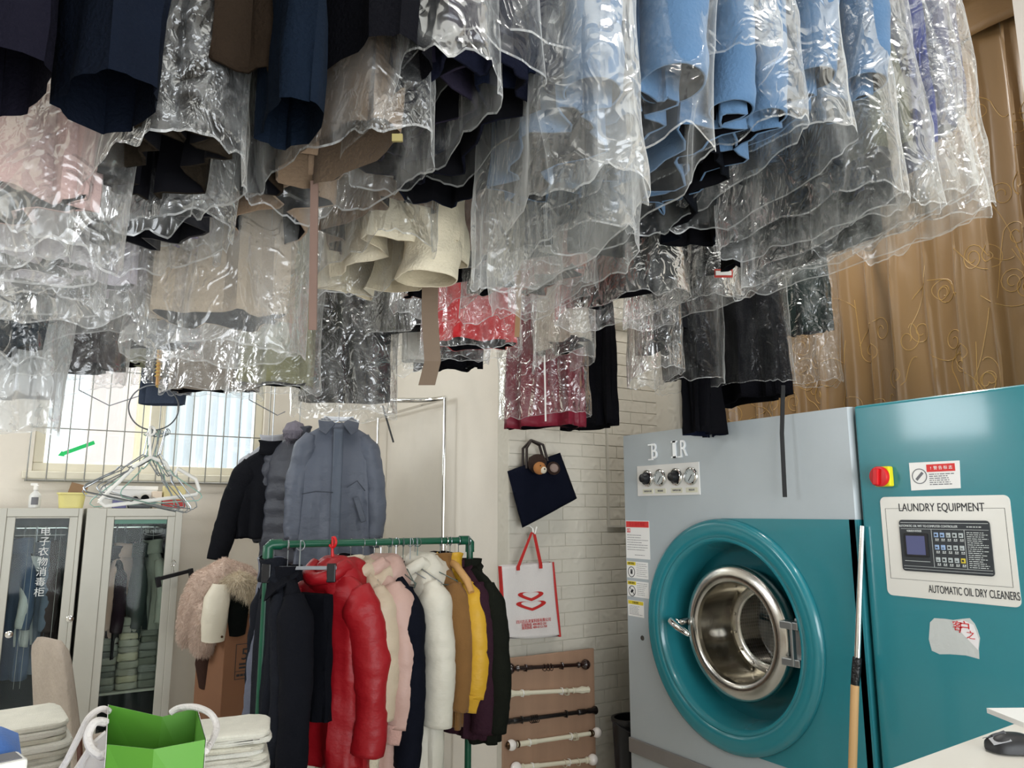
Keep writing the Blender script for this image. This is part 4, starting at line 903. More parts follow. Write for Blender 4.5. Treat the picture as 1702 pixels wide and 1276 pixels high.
mb = MB(); mb.lathe([(0, .07), (.05, .05), (.075, .0), (.055, -.05), (0, -.07)], (-.02, -.02, .03), (0, 0, 1), 24); sm = sample(mb, 2600, 4); fur(mb, sm, .045, .9, 5); mb.build('fur_trim', M('grey fur', '#6d6973', rough=.95, bump=.3), pf, smooth=False)
hook(pf, 3.2-p.z, w=.15)
p = aty(452, 748, 4.85); bj = thing('jacket', 'plain black jacket with a long sleeve hanging out beside the window', 'jacket', p, radians(-20), 'coats hanging by the window')
coat_parts(bj, cloth('#15161a'), sw=.17, hw=.19, th=.05, L=.55, sl=.62, sr=(.085, .062), seed=24, collar='stand', splay=.17)
hook(bj, 3.2-p.z, w=.13)
p = aty(452, 738, 5.05); gj = thing('jacket', 'pale grey denim jacket peeking out behind the black jacket at the window', 'jacket', p, radians(-35), 'coats hanging by the window')
coat_parts(gj, cloth('#9a9ca3'), sw=.17, hw=.18, th=.05, L=.5, sl=.45, seed=25, collar='stand'); hook(gj, 3.2-p.z, w=.13)

# ------------------------------------------------------------------ glass fronted wardrobes
alu = M('wardrobe aluminium', '#b4b2a8', rough=.45, metal=.15, bump=.04, var=.04); inner = M('wardrobe inside', '#2b2f31', rough=.6, bump=0)
wglass = glass('wardrobe glass', (.84, .88, .86), .0, .05)
FY = 5.3; HW = 1.62; UW = .545
def wardrobe(x0, label, gx0, gx1, gz0, gz1):
    t = thing('wardrobe', label, 'wardrobe', (x0, FY, 0))
    mb = MB(); D = .46
    for b in ((0, .02, .03, D, .0, HW), (UW-.02, UW, .03, D, 0, HW), (.02, UW-.02, .03, D, HW-.02, HW), (.02, UW-.02, .03, D, .19, .21), (.02, UW-.02, .03, .05, 0, .19)): mb.box(*b)
    mb.build('carcass', alu, t, smooth=False)
    mb = MB(); mb.box(.02, UW-.02, D-.015, D, .21, HW-.02); mb.box(.02, .024, .06, D-.015, .21, HW-.02); mb.box(UW-.024, UW-.02, .06, D-.015, .21, HW-.02); mb.build('back_panel', inner, t, smooth=False)
    g0, g1 = gx0-x0, gx1-x0
    mb = MB()
    for b in ((.0, g0-.045, .0, .03, .20, HW), (g0-.045, g0, .004, .03, .2, HW-.05), (g1, g1+.045, .004, .03, .2, HW-.05), (g1+.045, UW, .0, .03, .20, HW), (g0-.045, g1+.045, .0, .03, HW-.05, HW), (g0, g1, .004, .03, gz1, HW-.05), (g0, g1, .004, .03, .2, gz0)): mb.box(*b)
    d = mb.build('door', alu, t, smooth=False, bevel=.003)
    mb = MB(); mb.box(g0, g1, .014, .018, gz0, gz1); mb.build('door_glass', wglass, d, smooth=False)
    mb = MB(); mb.tube([(.02, .25, HW-.12), (UW-.02, .25, HW-.12)], .01, n=10); mb.build('inner_rail', chrome, t)
    return t
aX = lambda u: aty(u, 900, FY).x
u2 = wardrobe(.217, 'right hand grey aluminium wardrobe with glass door, full of folded linen', aX(187), aX(276), .22, 1.55)
u1 = wardrobe(.217-.02-UW, 'left hand grey aluminium wardrobe with white lettering on its glass door', aX(22), aX(112), .22, 1.56)
wl = M('white lettering', '#d6dad8', rough=.6, bump=0)
for k, ch in enumerate('电子衣物消毒柜'):
    text('lettering', ch, .056, (aX(74)-(.217-.02-UW), .012, 1.6-(880-850)/252-.0585*k), wl, u1)
mb = MB()
for x in (aX(48), aX(58), aX(100)): mb.box(x-.0008-(.217-.02-UW), x+.0008-(.217-.02-UW), .0125, .0135, .6, 1.55)
mb.box(aX(24)-(.217-.02-UW), aX(108)-(.217-.02-UW), .0125, .0135, 1.46, 1.464); mb.build('line_print', M('pale line', '#8d9692', rough=.6, bump=0), u1, smooth=False)
for u, v in ((15, 1054), (116, 1028)):
    p = aty(u, v, FY); mb = MB(); mb.lathe([(0, .012), (.012, .012), (.02, .006), (.021, 0)], (p.x-(.217-.02-UW), .0, p.z), AX, 20); mb.lathe([(0, .0135), (.005, .013), (.005, .01)], (p.x-(.217-.02-UW), .0, p.z), AX, 8); mb.build('door_lock', chrome, u1)
mb = MB(); mb.tube([(aX(255)-.217+.062*cos(a), .012, 1.475+.024*sin(a)) for a in [2*pi*k/30 for k in range(30)]], .0011, n=5, closed=True); mb.build('oval_mark', M('pale line', '#8d9692'), u2)
text('lettering', '银石衣柜', .026, (aX(255)-.217, .012, 1.475), M('pale line', '#8d9692'), u2)
mb = MB(); mb.box(aX(188)-.217, aX(275)-.217, .01, .013, 1.525, 1.55); mb.build('green_edge', M('green strip', '#4f7d6c', rough=.4), u2, smooth=False)
# clothes inside
IN = 'clothes inside the wardrobes'
def inner_coat(x, zt, hexc, label, L, **k):
    t = thing('stored_coat', label, 'coat', (x, FY+.24, zt), -pi/2+k.pop('tilt', 0), IN)
    coat_parts(t, cloth(hexc), L=L, sw=.13, hw=.15, th=.05, sl=k.pop('sl', .4), sr=(.05, .04), seed=x*9, rows=20, **k); hook(t, HW-.11-zt, w=.1)
inner_coat(aX(38), 1.38, '#5a6a86', 'blue grey uniform coat in the left wardrobe near its lock', .75, tilt=.3)
inner_coat(aX(60), 1.27, '#d9dadc', 'white short sleeved tunic in the left wardrobe behind the lettering', .45, sl=.28, tilt=-.2)
inner_coat(aX(76), 1.36, '#6d7688', 'slate blue tunic in the left wardrobe right of the white one', .7, tilt=.25)
inner_coat(aX(92), 1.36, '#4a3f40', 'dark brown coat at the right side of the left wardrobe', .7)
inner_coat(aX(198), 1.32, '#2b1f28', 'dark plum coat at the left side of the right wardrobe', .62, tilt=.2)
inner_coat(aX(214), 1.34, '#d9b6a8', 'pink and cream patterned robe in the right wardrobe', .58, tilt=-.6)
inner_coat(aX(240), 1.34, '#3a4240', 'dark grey coat behind the oval mark in the right wardrobe', .55)
inner_coat(aX(262), 1.36, '#a9aba0', 'pale sage coat at the right side of the right wardrobe', .72, tilt=.4)
LIN = ['#8d8f88', '#a5a497', '#77796f', '#9b9a90', '#b9b39c', '#84867e', '#6f716d', '#a19f94', '#8a8b86']
def folded(name, x, y, z, sx, sy, h, hexc, label, cat, group, rz=0, seed=0):
    mb = MB(); n = 36
    prof = [(-.5, .12), (-.49, .5), (-.46, .85), (-.4, 1.0)]
    R = []
    for q_, zz in ((.90, 0), (1.0, .12), (1.02, .5), (1.0, .85), (.94, 1.0), (.5, 1.0)):
        R.append([Vector((sx/2*q_*sgnp(cos(a), .35), sy/2*q_*sgnp(sin(a), .35), h*zz+.12*h*noise.noise(Vector((cos(a)*2+seed, sin(a)*2, zz*2))))) for a in [2*pi*k/n for k in range(n)]])
    mb.loft(R, cap0=True, cap1=True)
    for k in range(2):
        zc_ = h*(.33+.33*k); pts = [Vector((sx/2*1.012*sgnp(cos(a), .35), sy/2*1.012*sgnp(sin(a), .35), zc_+.1*h*noise.noise(Vector((cos(a)*2+seed, sin(a)*2, k))))) for a in [2*pi*j/36 for j in range(36)]]
        mb.tube(pts, .0014, n=5, closed=True)
    wrinkle(mb, .0035, 22, seed, 1, .5)
    o = mb.build(name, cloth(hexc, scale=240), None); o.location = (x, y, z); o.rotation_euler = (0, 0, rz)
    return tag(o, label, cat, group)
rd = random.Random(3); mb = MB(); mb.box(.025, UW-.025, .06, .44, .50, .512); mb.build('shelf', alu, u2, smooth=False)
for st, (px, n) in enumerate(((200, 8), (232, 10), (262, 8))):
    z = .513
    for k in range(n):
        h = rd.uniform(.035, .05)
        folded('folded_linen', aX(px)+.015*(st-1), FY+.22+rd.uniform(-.01, .01), z, .125, .26, h, LIN[(k*3+st) % 9], 'grey folded linen in the %s pile inside the right wardrobe' % ('left', 'middle', 'right')[st], 'linen', 'folded linen in the right wardrobe, %s pile' % ('left', 'middle', 'right')[st], rd.uniform(-.06, .06), k+st*10); z += h-.001
# ------------------------------------------------------------------ things on top of the wardrobes
zt = HW+.001; yt = FY+.12
def px_x(u, y=yt): return aty(u, 840, y).x
bt = thing('spray_bottle', 'small clear bottle standing on the left wardrobe', 'bottle', (px_x(57), yt, zt))
mb = MB(); mb.lathe([(0, 0), (.03, .002), (.032, .02), (.032, .07), (.026, .085), (.012, .10), (.011, .112)], n=24); mb.build('bottle_body', M('frosted plastic', '#d2d2cf', rough=.3, alpha=.6), bt)
mb = MB(); mb.lathe([(.013, .108), (.014, .112), (.014, .135), (.006, .14), (0, .14)], n=16); mb.box(-.03, .006, -.006, .006, .135, .15); mb.build('bottle_cap', white_pl, bt, smooth=False)
mb = MB(); mb.grid(lambda u, v: Vector((.0328*sin(-.6+1.2*u), -.0328*cos(-.6+1.2*u), .02+.045*v)), 8, 2); mb.build('bottle_label', ink_l, bt)
by = M('basket yellow', '#d9cf86', rough=.45, bump=.05); bk = thing('plastic_basket', 'pale yellow plastic tub on the left wardrobe', 'basket', (px_x(118), yt, zt))
mb = MB(); mb.loft([[Vector((a*sgnp(cos(q_), .5), b*sgnp(sin(q_), .5), z)) for q_ in [2*pi*k/32 for k in range(32)]] for a, b, z in ((.065, .05, 0), (.075, .06, .085), (.082, .066, .085), (.082, .066, .095), (.072, .057, .095), (.062, .048, .008))], cap0=True, cap1=True); mb.build('basket_body', by, bk, smooth=False)
mb = MB(); mb.box(-.045, .05, -.03, .03, .0, .065, Matrix.Translation((0, 0, .085)) @ Matrix.Rotation(.25, 4, 'Y')); o = mb.build('cardboard_pack', M('pack brown', '#8c6f52', rough=.7, bump=.05), None, smooth=False); o.location = (px_x(124), yt, zt-.0); tag(o, 'little brown cardboard pack standing in the yellow tub', 'box')
def bx(name, u0, u1, h, hexc, label, dy=0, z=zt, d=.1, cat='box', top=None):
    x0, x1 = px_x(u0), px_x(u1); t = thing(name, label, cat, ((x0+x1)/2, yt+dy, z)); w_ = (x1-x0)/2
    mb = MB(); mb.box(-w_, w_, -d/2, d/2, 0, h); mb.build('box_body', M('box '+hexc, hexc, rough=.6, bump=.05), t, smooth=False, bevel=.003)
    if top: mb = MB(); mb.box(-w_-.003, w_+.003, -d/2-.003, d/2+.003, h-.02, h+.004); mb.build('box_lid', M('box '+top, top, rough=.6), t, smooth=False, bevel=.002)
    return t
bx('storage_box', 168, 262, .14, '#dcdbd7', 'plain white box behind the hangers on the right wardrobe', .12, top='#e6e5e1')
bx('storage_box', 186, 208, .055, '#5f5f86', 'small violet box at the left end of the right wardrobe', -.03)
bx('storage_box', 268, 306, .055, '#a3322f', 'flat red box under the yellow box on the right wardrobe', .0)
bx('storage_box', 270, 306, .09, '#c9bd8a', 'pale yellow box stacked on the red box', .02, zt+.056)
bx('storage_box', 252, 267, .11, '#d9c9b5', 'cream tin of a cosmetic beside the yellow box', .02)
bx('cassette_recorder', 212, 246, .03, '#3a3d40', 'flat dark gadget on the right wardrobe edge', -.06, cat='gadget', top='#565a5e')
for k, (u, r) in enumerate(((224, .024), (240, .03), (253, .02))):
    t = thing('paper_tube', ['short cardboard tube, left one on the right wardrobe', 'widest cardboard tube, in the middle on the right wardrobe', 'narrow cardboard tube, right one on the right wardrobe'][k], 'tube', (px_x(u), yt-.005, zt+.034+r))
    mb = MB(); mb.lathe([(r, -.05), (r, .05), (r*.82, .05), (r*.82, -.05), (r, -.05)], (0, 0, 0), (.1, 1, .05), 24); mb.build('tube_wall', M('tube grey', '#a9a49b', rough=.7), t)
    mb = MB(); mb.lathe([(r*.82, .02), (0, .02)], (0, 0, 0), (.1, 1, .05), 20); mb.build('tube_shade', dark, t)  # near-black disc painting the shade inside the open tube

# ------------------------------------------------------------------ hanger bunch on a ring
hy = 3.3
rc = aty(256, 677, hy); ring = thing('hanger_ring', 'large thin metal ring carrying a bunch of hangers before the window', 'ring', rc, radians(-5))
Rr = (aty(297, 677, hy)-aty(214, 677, hy)).length/2
mb = MB(); mb.tube([(Rr*cos(a), 0, Rr*sin(a)) for a in [2*pi*k/48 for k in range(48)]], .0028, n=8, closed=True); mb.build('ring_wire', M('ring steel', '#6d7074', rough=.35, metal=.8), ring)
stt = aty(272, 500, hy); sb_ = aty(262, 640, hy)
st = thing('bamboo_pole', 'slim bamboo pole with tied yellow string holding the hanger ring', 'pole', sb_)
mb = MB(); v_ = stt-sb_; v_ = v_/v_.z; pts = [v_*z for z in (0, .12, .124, .3, .304, .55, .554, 3.22-sb_.z)]
mb.tube(pts, [.0085, .0095, .011, .0095, .011, .0095, .011, .009], n=12); mb.build('bamboo', M('bamboo', '#b5894e', rough=.45, bump=.1), st)
mb = MB(); mb.tube([Vector((.0115*cos(a), .0115*sin(a), .03+.15*k/60)) for k, a in [(k, k*1.05) for k in range(61)]], .003, n=6); mb.tube([(0, 0, .03), (.0, 0, -.01), (rc.x-sb_.x, rc.y-sb_.y, rc.z+Rr-sb_.z)], .004, n=6); mb.build('string_wrap', M('straw string', '#c2a660', rough=.9, bump=.5), st)
HG = 'wire hangers bunched on the ring'
greenw = M('mint wire', '#8fb0a4', rough=.35, metal=.3); 
for k in range(8):
    a = -1.9+.11*k; hp = rc+Vector((Rr*cos(a)*1.0*.9, .0, Rr*sin(a)))
    t = thing('wire_hanger', 'thin wire hanger in the bunch under the metal ring', 'hanger', hp+Vector((0, .0, -.115)), radians((-30, 25, -14, 40, 8, 55, -45, 18)[k]), HG)
    t.rotation_euler = (0, radians((8, 11, -4, 9, 12, 6, 14, 10)[k]), radians((-30, 25, -14, 40, 8, 55, -45, 18)[k]))
    mb = MB(); pts = [Vector((.016*sin(q_), 0, .105+.014*cos(q_))) for q_ in [pi*1.35-j*pi*1.35/9 for j in range(10)]]
    mb.tube(pts+[Vector((0, 0, .05)), Vector((0, 0, .01))], .0022, n=6); m_ = (wire, greenw)[k in (2, 5)]
    mb.build('hook', m_, t); mb = MB(); wv = .195
    mb.tube([(0, 0, .012), (.06, 0, -.045), (.075, 0, -.055), (.085, 0, -.05), (.095, 0, -.07), (wv, 0, -.15), (wv+.006, 0, -.165), (wv-.008, 0, -.178), (-wv+.008, 0, -.178), (-wv-.006, 0, -.165), (-wv, 0, -.15), (-.095, 0, -.07), (-.085, 0, -.05), (-.075, 0, -.055), (-.06, 0, -.045), (0, 0, .012)], .0024, n=6); mb.build('frame', m_, t)
hp = rc+Vector((.0, -.02, -Rr)); t = thing('plastic_hanger', 'thick white plastic hanger in front of the wire hanger bunch', 'hanger', hp+Vector((0, 0, -.11)), 0); t.rotation_euler = (0, radians(-6), radians(22))
mb = MB(); mb.tube([Vector((.02*sin(q_), 0, .105+.018*cos(q_))) for q_ in [pi*1.3-j*pi*1.3/9 for j in range(10)]]+[Vector((0, 0, .05)), Vector((0, 0, .0))], .005, n=8); mb.build('hook', white_pl, t)
mb = MB(); mb.tube([(-.2, 0, -.155), (-.06, 0, -.03), (0, 0, 0), (.06, 0, -.025), (.085, 0, -.075), (.10, 0, -.08), (.11, 0, -.05), (.19, 0, -.10), (.205, 0, -.145), (.19, 0, -.165), (-.18, 0, -.175), (-.2, 0, -.155)], .0075, n=10); mb.build('frame', white_pl, t)
# bare wire shoulders against the window
for k, (P3_, yv) in enumerate(((((131, 648), (182, 674), (237, 656)), 4.5), (((414, 664), (461, 690), (474, 684)), 4.5))):
    p0, p1, p2 = [aty(*q_, yv) for q_ in P3_]; t = thing('bent_wire', ['bent bare wire in V shape before the left window pane', 'bent bare wire in V shape at the right edge of the window'][k], 'wire', p1)
    mb = MB(); mb.tube([p0-p1, Vector((0, 0, 0)), p2-p1], .003, n=6); mb.tube([p0-p1, (p0-p1)+Vector((0, 0, 3.2-p0.z))], .002, n=6); mb.build('wire_strand', M('ring steel', '#6d7074'), t)
# clip hanger on the wall by the wardrobe
p = aty(290, 955, 5.24); t = thing('trouser_hanger', 'black clip trouser hanger hooked by the right wardrobe side', 'hanger', p, radians(0)); t.rotation_euler = (0, radians(-12), radians(10))
mb = MB(); mb.box(-.1, .1, -.008, .008, -.012, .012); mb.build('bar', black_pl, t, smooth=False, bevel=.003)
for x in (-.1, .1): mb = MB(); mb.box(x-.014, x+.014, -.012, .012, -.05, .014); mb.build('clip', black_pl, t, smooth=False, bevel=.003)
mb = MB(); mb.tube([Vector((.018*sin(q_)-.0, 0, .075+.018*cos(q_))) for q_ in [pi*1.4-j*pi*1.4/9 for j in range(10)]]+[Vector((-.0, 0, .05)), Vector((0, 0, .01))], .002, n=6); mb.build('hook', chrome, t)
mb = MB(); mb.tube([(0, .03, .08), (0, .0, .082), (0, -.006, .092)], .003, n=6); mb.build('peg', chrome, t)

# ------------------------------------------------------------------ cardboard carton with a fur coat thrown over it
cardb = M('cardboard', '#7d573e', rough=.8, bump=.06, var=.06)
p = aty(371, 1100, 4.35); ctn = thing('cardboard_box', 'tall brown cardboard carton with printed square under the fur coat', 'box', (p.x, 4.35, 0), radians(10))
mb = MB(); mb.box(0, .42, 0, .40, 0, 1.18); mb.build('carton_body', cardb, ctn, smooth=False, bevel=.004)
mb = MB(); mb.box(.17, .25, -.0012, -.0004, .0, 1.17); mb.build('packing_tape', M('tape tan', '#9a7350', rough=.3, bump=0), ctn, smooth=False)
mb = MB(); cx_, cz_ = .115, .80
for b in ((-.05, .05, .09, .093), (-.05, .05, -.05, -.047), (-.05, .05, -.09, -.087), (-.05, -.047, -.09, .093), (.047, .05, -.09, .093), (-.028, .028, -.018, -.008), (-.028, .028, -.036, -.026)): mb.box(cx_+b[0], cx_+b[1], -.0014, -.0004, cz_+b[2], cz_+b[3])
tlines(mb, cx_-.04, cx_+.045, cz_-.083, cz_-.055, 1, y=-.0016, th=.012); mb.build('stamp_print', ink, ctn, smooth=False); text('lettering', '5', .085, (cx_, -.0016, cz_+.035), ink, ctn)
fd = 4.15
def fp(u, v, dd=0): return atd(u, v, fd+dd)
o0 = fp(370, 1000); fc = thing('fur_coat', 'pink and cream fur coat with white quilted sleeve thrown over the carton', 'coat', o0)
L_ = lambda u, v, dd=0: fp(u, v, dd)-o0
pinkf = M('pink fur', '#cbb5a6', rough=.95, bump=.6, scale=120, var=.15); creamf = M('cream fur', '#d2c4ac', rough=.95, bump=.5, scale=120, var=.12)
mb = MB(); mb.tube([L_(432, 985, .1), L_(405, 965, .05), L_(375, 958), L_(348, 975), L_(334, 1005), L_(322, 1040), L_(310, 1062), L_(304, 1070)], [.05, .085, .105, .115, .11, .085, .05, .02], n=24); mb.tube([L_(366, 980, -.02), L_(350, 1010, -.05), L_(340, 1050, -.06), L_(334, 1080, -.06), L_(332, 1085, -.06)], [.06, .105, .085, .05, .02], n=20)
wrinkle(mb, .014, 9, 3); sm = sample(mb, 24000, 6); fur(mb, sm, .020, .8, 7, .0010); mb.build('fur_body', pinkf, fc, smooth=False)
mb = MB(); mb.tube([L_(368, 972, -.12), L_(362, 995, -.15), L_(357, 1030, -.16), L_(354, 1062, -.16)], [.045, .068, .066, .06], n=20); wrinkle(mb, .008, 16, 2, 2.0); mb.build('quilted_sleeve', nylon('#cfc8b6'), fc)
mb = MB(); q_ = L_(369, 1058, -.225); mb.lathe([(0, .004), (.006, .003), (.007, 0)], q_, FW*-1, 12); mb.build('snap_button', bronze, fc)
mb = MB(); mb.tube([L_(392, 975, -.05), L_(394, 1010, -.09), L_(391, 1052, -.09), L_(390, 1056, -.09)], [.05, .062, .055, .02], n=18); wrinkle(mb, .006, 10, 2); mb.build('dark_lining', cloth('#0e1110'), fc)
mb = MB(); mb.tube([L_(374, 972, -.1), L_(395, 965, -.1), L_(418, 978, -.06), L_(428, 1000, .0), L_(424, 1025, .02)], [.03, .045, .05, .045, .03], n=16); sm = sample(mb, 6000, 8); fur(mb, sm, .04, .9, 9, .0012); mb.build('fur_collar', creamf, fc, smooth=False)
mb = MB(); mb.tube([L_(348, 1060, .0), L_(344, 1100, .02), L_(346, 1138, .02), L_(347, 1142, .02)], [.05, .062, .05, .02], n=16); wrinkle(mb, .01, 12, 5); mb.build('dark_sleeve', cloth('#3b2a24'), fc)
# grey puffer behind the rack post
rack_coat(466, 'puffer_coat', 'slate blue quilted coat peeking out behind the green rack post', 'coat', nylon('#555a6a'), tilt=0, dy=.13, L=.74, sl=.6, sw=.15, hw=.16, th=.045, sr=(.05, .045), puff=.008, ps=.11, seed=31)

# ------------------------------------------------------------------ sorting table with linen, bag and chair
tw_ = M('table wood', '#7b4a30', rough=.5, bump=.1, scale=8, stretch=(1, 6, 1), var=.15)
tb_ = thing('sorting_table', 'low wooden sorting table under the linen piles and the green paper bag', 'table', (-.05, 2.2, 0))
TZ = .72
mb = MB(); mb.box(-1.0, .80, -.62, .52, TZ-.035, TZ); mb.build('table_top', tw_, tb_, smooth=False, bevel=.004)
for x in (-.94, .74):
    for y in (-.56, .46): mb = MB(); mb.box(x-.03, x+.03, y-.03, y+.03, 0, TZ-.035); mb.build('leg', tw_, tb_, smooth=False)
mb = MB(); mb.box(-.94, .74, -.57, -.55, TZ-.12, TZ-.035); mb.box(-.94, .74, .45, .47, TZ-.12, TZ-.035); mb.build('apron', tw_, tb_, smooth=False)
wlin = ['#d5d2c5', '#cfcbbd', '#d9d7cd', '#c9c5b5', '#d2cfc4']
rd = random.Random(12)
def stack(u, v, dd, n, sx, sy, rz, lab, grp, hh=(.022, .034), jig=.012):
    p = atd(u, v, dd); z = TZ+.001
    for k in range(n):
        h = rd.uniform(*hh)
        folded('folded_sheet', p.x+rd.uniform(-jig, jig), p.y+rd.uniform(-jig, jig), z, sx*(1-.1*k/n), sy*(1-.08*k/n), h, wlin[k % 5], lab, 'linen', grp, rz+rd.uniform(-.07, .07), k+n); z += h-.0015
    return z
stack(12, 1200, 2.45, 11, .36, .34, .1, 'folded white sheet in the pile at the left edge of the table', 'white sheets, pile at the left edge', (.017, .026))
stack(366, 1200, 2.42, 11, .30, .26, -.2, 'folded white sheet in the pile behind the green paper bag', 'white sheets, pile behind the green bag', (.016, .025), .018)
# green paper bag
f0, f1 = atz(178, 1237, 1.045), atz(341, 1229, 1.045); b1 = atz(326, 1176, 1.06); b0 = atz(181, 1171, 1.075)
o0 = Vector(((f0.x+f1.x)/2, (f0.y+f1.y)/2, TZ)); gb = thing('paper_bag', 'bright green paper carrier bag with white rope handles on the table', 'bag', o0)
R0 = [f0-o0, f1-o0, b1-o0, b0-o0]
grn = M('bag green', '#5c9a35', rough=.5, bump=.03, var=.03, scale=20); whp = M('bag white', '#dedbd6', rough=.5, bump=.05, var=.03)
cf_ = (R0[0]+R0[1])/2+Vector((-.012, -.05, -.002)); cb_ = (R0[2]+R0[3])/2+Vector((.02, -.045, -.02))
def wallq(a, b, c, mat, name, solid=.0012):
    mb = MB(); top = [a, c, b] if c is not None else [a, b]; bot = [Vector((q_.x*.97, q_.y, .001)) for q_ in top]
    if c is not None: bot[1] = (bot[0]+bot[2])/2+Vector((0, .0, 0)); mid = [t_.lerp(b_, .55) for t_, b_ in zip(top, bot)]; mid[1] = mid[1]+(c-(a+b)/2)*.2; mb.loft([top, mid, bot], closed=False)
    else: mb.loft([top, bot], closed=False)
    return mb.build(name, mat, gb, smooth=False, solid=solid)
wallq(R0[0], R0[1], cf_, grn, 'side_gusset'); wallq(R0[3], R0[2], cb_, grn, 'side_gusset')
def twoface(a, b, off, name):
    mb = MB(); bot = [Vector((q_.x*.97, q_.y, .001)) for q_ in (a, b)]; mb.loft([[a, b], bot], closed=False); inn = mb.build(name, grn, gb, smooth=False)
    mb = MB(); mb.loft([[a+off+Vector((0, 0, .001)), b+off+Vector((0, 0, .001))], [q_+off for q_ in bot]], closed=False); mb.build('outer_print', whp, inn, smooth=False, solid=.001)
twoface(R0[0], R0[3], Vector((-.002, 0, 0)), 'bag_panel'); twoface(R0[1], R0[2], Vector((.002, 0, 0)), 'bag_panel')
mb = MB(); mb.box(R0[0].x*.95, R0[1].x*.95, (R0[0].y+R0[1].y)/2, R0[2].y, 0.0005, .0025); mb.build('bag_base', grn, gb, smooth=False)
rope = M('white rope', '#d9d4cf', rough=.9, bump=1.0, scale=120, dist=.004)
def ropep(pts, name, r=.0085):
    P = [Vector(p_) for p_ in pts]; out = []
    for i in range(len(P)-1):
        a, b, c, d = P[max(i-1, 0)], P[i], P[i+1], P[min(i+2, len(P)-1)]
        for k in range(8): s = k/8; out.append(.5*((2*b)+(c-a)*s+(2*a-5*b+4*c-d)*s*s+(3*b-a-3*c+d)*s**3))
    mb = MB(); mb.tube(out+[P[-1]], r, n=8); 
    tw = []
    mb.build(name, rope, gb)
lf = lambda u, v, dd: atd(u, v, dd)-o0
ropep([lf(182, 1182, 2.05), lf(168, 1178, 2.03), lf(148, 1192, 2.0), lf(132, 1222, 1.98), lf(112, 1262, 1.96), lf(98, 1290, 1.95), lf(120, 1300, 1.93), lf(140, 1262, 1.92), lf(158, 1236, 1.92)], 'rope_handle')
ropep([lf(176, 1200, 1.93), lf(158, 1200, 1.9), lf(146, 1222, 1.88), lf(152, 1244, 1.86), lf(168, 1256, 1.85), lf(176, 1252, 1.84)], 'rope_handle', .0105)
ropep([lf(284, 1184, 2.04), lf(298, 1176, 2.04), lf(325, 1175, 2.02), lf(350, 1186, 1.98), lf(360, 1206, 1.95), lf(354, 1228, 1.9), lf(342, 1248, 1.84)], 'rope_handle')
mb = MB(); mb.prism([lf(118, 1290, 1.97), lf(150, 1240, 1.97), lf(176, 1218, 1.95), lf(180, 1310, 1.92)], (0, .03, 0)); mb.build('tissue_paper', M('tissue', '#cfcbc6', rough=.8, bump=.3, scale=20), gb, smooth=False)
# blue uniform jacket and white device at the left edge
p = atd(-12, 1215, 1.75); bj = thing('uniform_jacket', 'folded blue jacket with navy edge at the left border of the table', 'jacket', (p.x, p.y, TZ+.001))
mb = MB(); mb.loft([[Vector((.07*q_*sgnp(cos(a), .5), .13*q_*sgnp(sin(a), .5), z)) for a in [2*pi*k/32 for k in range(32)]] for q_, z in ((1, 0), (1.05, .12), (1.0, .27), (.75, .345), (.3, .37))], cap0=True, cap1=True); wrinkle(mb, .006, 14, 3); mb.build('jacket_body', cloth('#4d74b8'), bj)
mb = MB(); mb.tube([(.05, -.1, .30), (.078, -.05, .26), (.083, .0, .18), (.084, .02, .08), (.084, .02, .0)], .011, n=10); mb.build('navy_edge', navy_c, bj)
p = atd(6, 1262, 1.62); cd = thing('card_reader', 'small white card reader at the bottom left corner of the picture', 'gadget', (p.x, p.y, p.z-.05), radians(15))
mb = MB(); mb.box(-.08, .04, -.03, .05, 0, .05); mb.build('reader_body', white_pl, cd, smooth=False, bevel=.006)
mb = MB(); mb.box(-.06, .03, -.02, .04, .05, .052); mb.build('reader_keys', ink_l, cd, smooth=False)
mb = MB(); mb.box(-.08, .04, -.035, .05, -(p.z-.05-TZ), 0); mb.build('reader_stand', black_pl, cd, smooth=False)
# dining chair
p = atd(110, 1150, 3.5); chr_ = thing('dining_chair', 'beige woven fabric dining chair in front of the left wardrobe', 'chair', (p.x+.03, p.y-.02, 0), radians(112))
weave = M('woven fabric', '#a3978a', rough=.9, bump=1.0, scale=70, var=.2, dist=.006, stretch=(1, 1, .6)); wd = M('dark chair wood', '#5a3426', rough=.4, bump=.05)
mb = MB(); R = []
for k in range(15):
    s = k/14; z = .46+.56*s; w_ = .20*(1-.18*s**2)*(1 if s < .88 else (1-((s-.88)/.12)**2*.35)); th_ = .035*(1-.3*s) if s < .95 else .016; yo = .10*s+.03
    R.append([Vector((w_*sgnp(cos(a), .35), yo+th_*sgnp(sin(a), .5), z)) for a in [2*pi*j/32 for j in range(32)]])
mb.loft(R, cap0=True, cap1=True); mb.build('backrest', weave, chr_)
mb = MB(); mb.loft([[Vector((.22*q_*sgnp(cos(a), .3), -.20+.22*q_*sgnp(sin(a), .3), z)) for a in [2*pi*j/32 for j in range(32)]] for q_, z in ((.96, .42), (1, .44), (1, .48), (.93, .50))], cap0=True, cap1=True); mb.build('seat', weave, chr_)
for x in (-.18, .18):
    for y in (-.37, .03): mb = MB(); mb.loft([[(x-.02, y-.02, .43), (x+.02, y-.02, .43), (x+.02, y+.02, .43), (x-.02, y+.02, .43)], [(x-.013, y-.013, 0), (x+.013, y-.013, 0), (x+.013, y+.013, 0), (x-.013, y+.013, 0)]], cap0=True, cap1=True); mb.build('leg', wd, chr_, smooth=False)
for x in (-.19, .19): mb = MB(); mb.tube([(x, .02, .40), (x, .035, .50), (x*.99, .05, .62)], .016, n=8); mb.build('back_post', wd, chr_)
